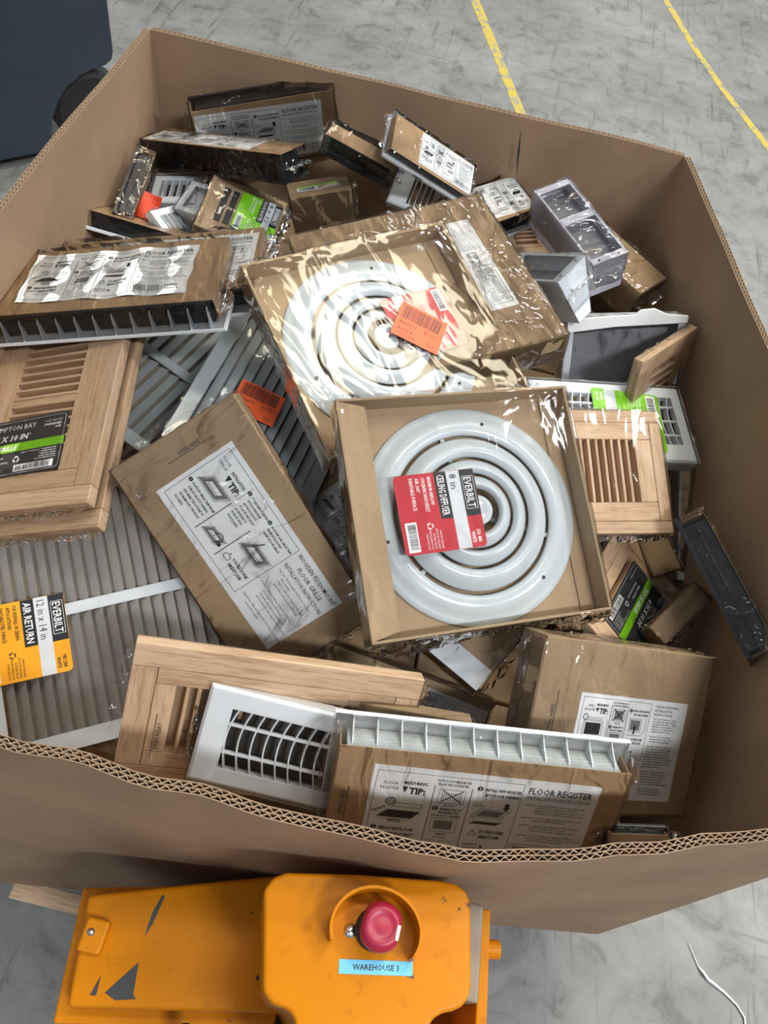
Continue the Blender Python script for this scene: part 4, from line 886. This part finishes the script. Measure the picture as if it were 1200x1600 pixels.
MB().box((.215, .01, .62), (.055, .05, .05)).build('plug_socket', M['black_rubber'], jt, bevel=.004, mat=ji)

# ------------------------------------------------------------------ dark wheeled cart at the far left
a_, b_ = Vector((-1.4974, 2.0899, 0)), Vector((-1.3705, 2.2141, 0)); d_ = (b_-a_).normalized(); n_ = Vector((-d_.y, d_.x, 0))
ct = thing('wheeled_cart', 'tall dark slate blue cart with a black wheel at its lower corner', 'cart', (a_.x, a_.y, 0))
Fc = Matrix(((d_.x, 0, n_.x, 0), (d_.y, 0, n_.y, 0), (0, 1, 0, 0), (0, 0, 0, 1)))
arc = [(.176, .030), (.182, .08), (.197, .135), (.225, .185), (.262, .228), (.31, .256), (.352, .268), (.395, .275), (.420, .290), (.428, .315)]
out = [(-.9, .03)] + arc + [(.455, 1.25), (-.9, 1.25)]
MB().prism(out, 0, .42).build('cart_body', M['navy'], ct, bevel=.008, mat=Fc)
MB().lathe([(0, -.04), (.105, -.04), (.125, -.03), (.125, .03), (.105, .04), (0, .04)], 40).build('wheel', M['black_rubber'], ct, mat=Fc @ Tr((.335, .126, .07)))
MB().lathe([(0, -.043), (.045, -.043), (.045, .043), (0, .043)], 24).build('wheel_hub', M['black_metal'], ct, mat=Fc @ Tr((.335, .126, .07)))

# ------------------------------------------------------------------ the goods, nearest first
def red_tag(w, h): return hang_tag(w, h, 'red_card', 'CEILING DIFFUSER', '8 in\u02d9', ('MAXIMUM AIRFLOW', 'CONCENTRIC RINGS DEFLECT', 'AIR 360\u00b0', 'PAINTABLE SURFACE'), '336 480')
df, L, W, T = diffuser_package('diff_front', 'ceiling_diffuser_package', 'white ringed ceiling diffuser in tray with a fully readable red and black tag', .040, (red_tag(.108, .114), -.050, -.0023, -89.3), seed=1, disc=(.006, -.005))
db, L, W, T = diffuser_package('diff_back', 'ceiling_diffuser_package', 'white ringed ceiling diffuser in tray with an orange price sticker over its red tag', 0, (red_tag(.106, .112), .062, .0014, 90), seed=2, disc=(-.004, -.003))
price_sticker(.078, .062).put(db, 'price_sticker', .044, -.010, 0, mat=Tr((.044, -.010, T+.0035)) @ Rz(math.radians(-45+0)) @ Matrix.Rotation(.03, 4, 'Y'))
register_package('front_reg', 'floor_register_package', 'register in brown sleeve with a floor register sheet, propped against the front rim', True, (.262, .128), (.006, -.006, -.5), ribs=12, flange_out=(.008, .014), dims=(.331, .160, .042), anchor=(0, 1, 1), seed=1, open_line=True, body='grey_metal', rib_sides=(1,), shift=(-.003, 0, 0))
carton('wall_carton', 'wall_register_carton', 'square brown carton with a ceiling and sidewall instruction sheet, front right', (wall_label(.190, .140), .018, -.024, -.8), seed=2, open_line=True)
register_package('left_reg', 'floor_register_package', 'register in brown sleeve with rippled sheet, lying on oak grilles by the left wall', True, (.268, .116), (-.002, .004, -1.1), ribs=12, flange_out=(.010, .013), dims=(.354, .152, .048), seed=3, open_line=True, wave=(.0022, 130, 1), rib_sides=(-1,))
carton('flush_carton', 'floor_grille_carton', 'long brown carton with a wooden flush mount sheet slanting across the middle left', (flush_label(.272, .130), .008, .0057, 2), seed=4, flap='x', open_line=True)
# oak grilles
oak_grille('oak_left', 'oak_floor_grille', 'oak floor grille with a dark product tag, topmost of the left pair', (-.058, .050, -.120, .118), 15, 'x', seed=5, mids=(.004,), tag_at=(-.0364, -.0743, 3.5, .173, .098))
oak_grille('oak_left', 'oak_floor_grille', 'oak floor grille mostly hidden beneath the tagged one at the left edge', (-.058, .050, -.120, .118), 13, 'x', seed=6, shift=(.018, -.018, -.026))
of = oak_grille('oak_front', 'oak_floor_grille', 'oak floor grille standing on edge behind the white register at the front rim', (-.118, .118, -.045, .045), 17, 'y', seed=7)
open_here(.06).put(of, 'printed_line', -.130, -.022, .0208, -90)
oak_grille('oak_right', 'oak_floor_grille', 'pale oak floor grille with seven upright slats right of the front diffuser', (-.058, .046, -.050, .052), 7, 'y', seed=8, wrapped=True)
oak_grille('oak_label', 'oak_floor_grille', 'oak floor grille turned cornerwise with a dark and green tag', (-.06, .06, -.045, .045), 7, 'x', dims=(.21, .1832, .0149), anchor=(-1, 0, 1), seed=9, tag_at=(.0034, .0128, 0, .139, .096))
oak_grille('oak_small', 'oak_floor_grille', 'narrow oak grille standing on edge against the grey steel vent', (-.042, .036, -.05, .055), 5, 'x', seed=10)
# white and grey steel vents
t, OL, OW, T = louver_vent('air_return', 'air_return_grille', 'big return air grille with an amber tag lying at the front left', 'blade_metal', .0165, math.radians(44), .024, seed=11, blade_w=.0205, dims=(.365, .337, .0182), anchor=(-1, 0, 1))
hang_tag(.112, .118, 'yellow_card', 'AIR RETURN', '12 in x 14 in', ('FOR SIDEWALL OR CEILING', 'APPLICATIONS', 'PAINTABLE STEEL SURFACE'), '983 244').put(t, 'product_tag', -.0926-.0505, -.0297, T+.003, -91.4)
louver_vent('grey_grille', 'air_return_grille', 'pale grey return air grille between the oak pair and the long carton', 'grey_metal', .021, math.radians(24), .022, seed=12, blade_w=.02)
t, OL, OW, T = louver_vent('sticker_grille', 'air_return_grille', 'grey louvered grille with a red orange sticker left of the back diffuser', 'grey_metal', .017, math.radians(33), .024, bar=False, seed=13, shift=(.004, .012, .012), blade_w=.019)
price_sticker(.075, .058).put(t, 'price_sticker', -.022, -.029, T+.0032, 2)
curved_vent('white_reg', 'wall_register', 'white wall register with bowed blades behind the front rim', (-.058, .080, -.036, .034), 9, (.27, .74), seed=14)
t, L, W, T = curved_vent('green_reg', 'wall_register', 'white wall register with a green tag behind the pale oak grille', (-.095, .135, -.042, .052), 15, (.2, .5, .8), seed=15)
hang_tag(.115, .128, 'green_card', 'SIDEWALL REGISTER', '10 in x 6 in', ('ADJUSTABLE DAMPER', 'PAINTABLE SURFACE'), '336 482').put(t, 'product_tag', .0383, .0016, T+.0012, 85.8)
steel_boot('lav_boot', 'baseboard_vent', 'lilac white baseboard vent with its open back up, near the right wall', 'lilac_metal', dims=(.2112, .072, .085), seed=16, lip=.004, taper=(1, 1.15), deep=.72)
steel_boot('grey_boot', 'baseboard_vent', 'pale blue white baseboard vent lying across the lilac one', 'white_metal', seed=17, strap=False, dims=(.1426, .0765, .095), lip=.005, taper=(.55, .35), deep=.7)
tb = steel_boot('torn_boot', 'steel_vent_box', 'large grey steel vent with white edges behind the small oak grille', 'white_metal', strap=False, dims=(.214, .1218, .05), anchor=(-1, 0, 1), seed=18, lip=.005, holes=False, deep=.5)
MB().prism([(-.106, .040), (-.02, .049), (.05, .051), (.107, .053), (.107, .066), (.07, .069), (.045, .080), (.02, .078), (.012, .070), (-.05, .067), (-.107, .064)], .0505, .0545).build('torn_liner', M['paper'], tb, bevel=.001, seg=1)
# cartons and registers deeper in the heap
carton('damper_carton', 'wall_register_carton', 'brown carton with a damper handle sheet, behind and right of the back diffuser', (damper_label(.225, .049), .1076, .0125, 90), seed=19, flap='y')
carton('strip_carton', 'register_carton', 'thin brown carton wedged between the front oak grille and the white register', seed=20, dims=(.3066, .107, .020))
t, L, W, T = place('green_tray', 'boxed_register', 'small brown boxed register with a bright green tag, back left of the heap', 'vent')
wbox(L, W, T-.004).build('carton_body', M['carton'], t, bevel=.0012)
for s in (-1, 1):
    MB().box((0, s*(W/2-.004), T-.002), (L, .008, .004)).build('tray_lip', M['carton'], t, bevel=.0008, seg=1); MB().box((s*(L/2-.004), 0, T-.002), (.008, W-.016, .004)).build('tray_lip', M['carton'], t, bevel=.0008, seg=1)
for k in range(5): MB().box((-.038+.017*k, .004, T-.0028), (.011, .07, .0024)).build('register_slot', M['dark_inside'], t)
hang_tag(.080, .078, 'green_card', 'FLOOR REGISTER', '4 x 12', ('STEEL', 'ADJUSTABLE DAMPER', 'EASY TO INSTALL'), '336 411').put(t, 'product_tag', .0285, .004, T+.0006, -89.8)
wrap(t, L, W, T, seed=31, amp=.0016, mat=M['film'])
t, L, W, T = place('tape_carton', 'register_carton', 'small cube-like brown carton under a green edged strip, centre of the back', 'box')
wbox(L, W, T).build('carton_body', M['carton'], t, bevel=.0015)
p = Print(.085, .018, [M['silver_card'], M['green_card'], M['ink'], M['carton']]); p.rect(0, 0, .085, .004, 1); p.barcode(.05, .006, .08, .015, mi=2); p.rect(.004, .006, .044, .015, 3)
p.put(t, 'side_strip', 0, 0, 0, mat=Tr((0, W/2+.0006, T*.55)) @ Matrix.Rotation(-PI/2, 4, 'X') @ Rz(PI))
wrap(t, L, W, T, seed=32)
register_package('back_reg', 'floor_register_package', 'register with black top and instruction sheet, upright against the back wall', True, (.242, .103), (-.0118, -.0016, -1.3), ribs=0, seed=21, flange_out=(.002, .003), flange='black_metal')
register_package('top_reg', 'floor_register_package', 'black register with riveted end under a bent label sleeve, back left', True, (.265, .056), (-.038, .001, .3), ends=False, seed=22, sleeve_w=.064, flange_out=(.001, .002), flange='black_metal', shift=(0, 0, 0))
register_package('slim_reg', 'floor_register_package', 'slim plain brown sleeve on a black register, back centre', None, None, seed=23, flange_out=(.004, .012), flange='black_metal', dims=(.1386, .026, .0465))
register_package('label_reg', 'floor_register_package', 'register with white sheet leaning against the back wall at its middle', True, (.130, .062), (.032, .002, 0), seed=24, flange_out=(.004, .006), dims=(.19, .0708, .0246), anchor=(-1, 0, 1))
curved_vent('louver_reg', 'wall_register', 'little white louvered register in front of the white sheeted sleeve', (-.012, .044, -.030, .024), 5, (), seed=26, bow=0, inside='carton')
register_package('small_reg', 'floor_register_package', 'short register whose top is nearly covered by an upside down white sheet', True, (.113, .090), (.0286, .003, 176), seed=25, flange_out=(.003, .005), shift=(0, -.035, -.01))
register_package('dark_reg', 'floor_register_package', 'black register with thin brown sleeve edge behind the rippled sheet, left wall', None, None, seed=27, flange_out=(.004, .014), ends=False)
register_package('black_reg', 'floor_register_package', 'glossy black register leaning on edge against the right wall', None, None, seed=28, flange_out=(.004, .010), flange='black_metal')
register_package('corner_reg', 'floor_register_package', 'narrow dark register wrapped in shiny film standing along the left wall', None, None, seed=29, flange_out=(.002, .003), flange='black_metal')
register_package('left_reg', 'floor_register_package', 'second sheeted register half hidden behind the rippled one by the left wall', True, (.268, .116), (.03, .004, 0), dims=(.34, .152, .04), seed=30, shift=(.045, .062, -.012))
carton('back_carton', 'register_carton', 'plain brown carton between the lilac vent and the right wall', seed=33, dims=(.165, .08, .07), anchor=(-1, 0, 1))
uc = carton('under_carton', 'register_carton', 'brown carton with a clear pouch poking out below the front diffuser', seed=34, dims=(.17, .15, .05), anchor=(1, -1, 1))
MB().box((.012, -.062, .0515), (.14, .036, .001)).build('clear_pouch', M['silver_card'], uc, bevel=.0004, seg=1)
carton('done_carton', 'register_carton', 'brown carton with an upside down white sheet behind the front oak grille', (register_label(.18, .085), -.036, .004, -3), seed=35, dims=(.26, .10, .035), anchor=(-1, 0, 1), shift=(-.01, .006, -.045))
carton('measure_carton', 'register_carton', 'brown carton with a partly hidden sheet between long carton and front diffuser', (register_label(.15, .075), -.010, .002, 8), seed=36, shift=(.015, -.01, -.03))
carton('edge_carton', 'register_carton', 'small brown carton tucked under the black register on the right', seed=37)
curved_vent('white_plate', 'wall_register', 'small white register plate beside the red scrap, back left', (-.03, .03, -.02, .02), 4, (), seed=38, bow=0, dims=(.0933, .0687, .0179))
steel_boot('white_boot', 'baseboard_vent', 'short white steel vent end beside the green tagged box', 'white_metal', strap=False, seed=40, wrapped=True, inside='white_metal')
curved_vent('white_flange', 'wall_register', 'small white register tilted below the short white vent end', (-.03, .03, -.028, .028), 4, (), seed=42, bow=0)
register_package('peek_reg', 'floor_register_package', 'dark film wrapped package end just showing over the front rim at its right', None, None, seed=43, flange='black_metal', flange_out=(.003, .004))
steel_boot('strip_vent', 'baseboard_vent', 'long grey white vent channel standing behind the pale oak grille and tagged oak grille', 'grey_metal', strap=False, seed=44, holes=False, lip=.004, inside='carton')
carton('gap_carton', 'register_carton', 'small brown carton end between the tagged oak grille and the black register', seed=45)
oak_grille('oak_scrap', 'oak_floor_grille', 'little oak grille crumpled in film behind the damper handle carton', (-.025, .025, -.02, .02), 3, 'x', seed=46)
m = MB(); m.grid(lambda u, v: Vector((-.02+.035*u, .05*v-.025, .004*math.sin(u*4+v*3))), 6, 6)
tag(m.build('paper_scrap', M['scrap']), 'folded red orange paper scrap among the white vents, back left', 'paper').matrix_world = Matrix(((.98, .1, .1, -.558), (-.1, .75, -.6, 1.175), (-.1, .6, .75, .722), (0, 0, 0, 1)))

# ------------------------------------------------------------------ plain cartons deep in the heap, carrying the rest
bpy.context.view_layer.update()
lows = []
for k, (b, q, d) in POSE.items():
    R = Quaternion(q).to_matrix(); P = [Vector(b)+R @ Vector((sx*d[0]/2, sy*d[1]/2, 0)) for sx in (-1, 1) for sy in (-1, 1)]
    lows.append((min(p.x for p in P), max(p.x for p in P), min(p.y for p in P), max(p.y for p in P), min(p.z for p in P)))
NX, NY = 4, 5; X0, X1, Y0, Y1 = -.58, .34, .27, 1.38
base = None
for i in range(NX):
    for j in range(NY):
        xa, xb = X0+(X1-X0)*i/NX, X0+(X1-X0)*(i+1)/NX; ya, yb = Y0+(Y1-Y0)*j/NY, Y0+(Y1-Y0)*(j+1)/NY
        zt = min([l[4] for l in lows if l[0] < xb and l[1] > xa and l[2] < yb and l[3] > ya] or [.55])-.045
        t = thing('buried_carton', 'plain brown carton buried deep in the heap under the wrapped vents', 'box', ((xa+xb)/2, (ya+yb)/2, BZ+.009), None, 'buried plain cartons')
        h = zt-BZ-.009; wbox(xb-xa-.006, yb-ya-.006, h).build('carton_body', M['carton'], t, bevel=.002, seg=1)
        MB().box((0, 0, h+.0003), (.05, yb-ya-.01, .0004)).build('packing_tape', M['carton_dark'], t)
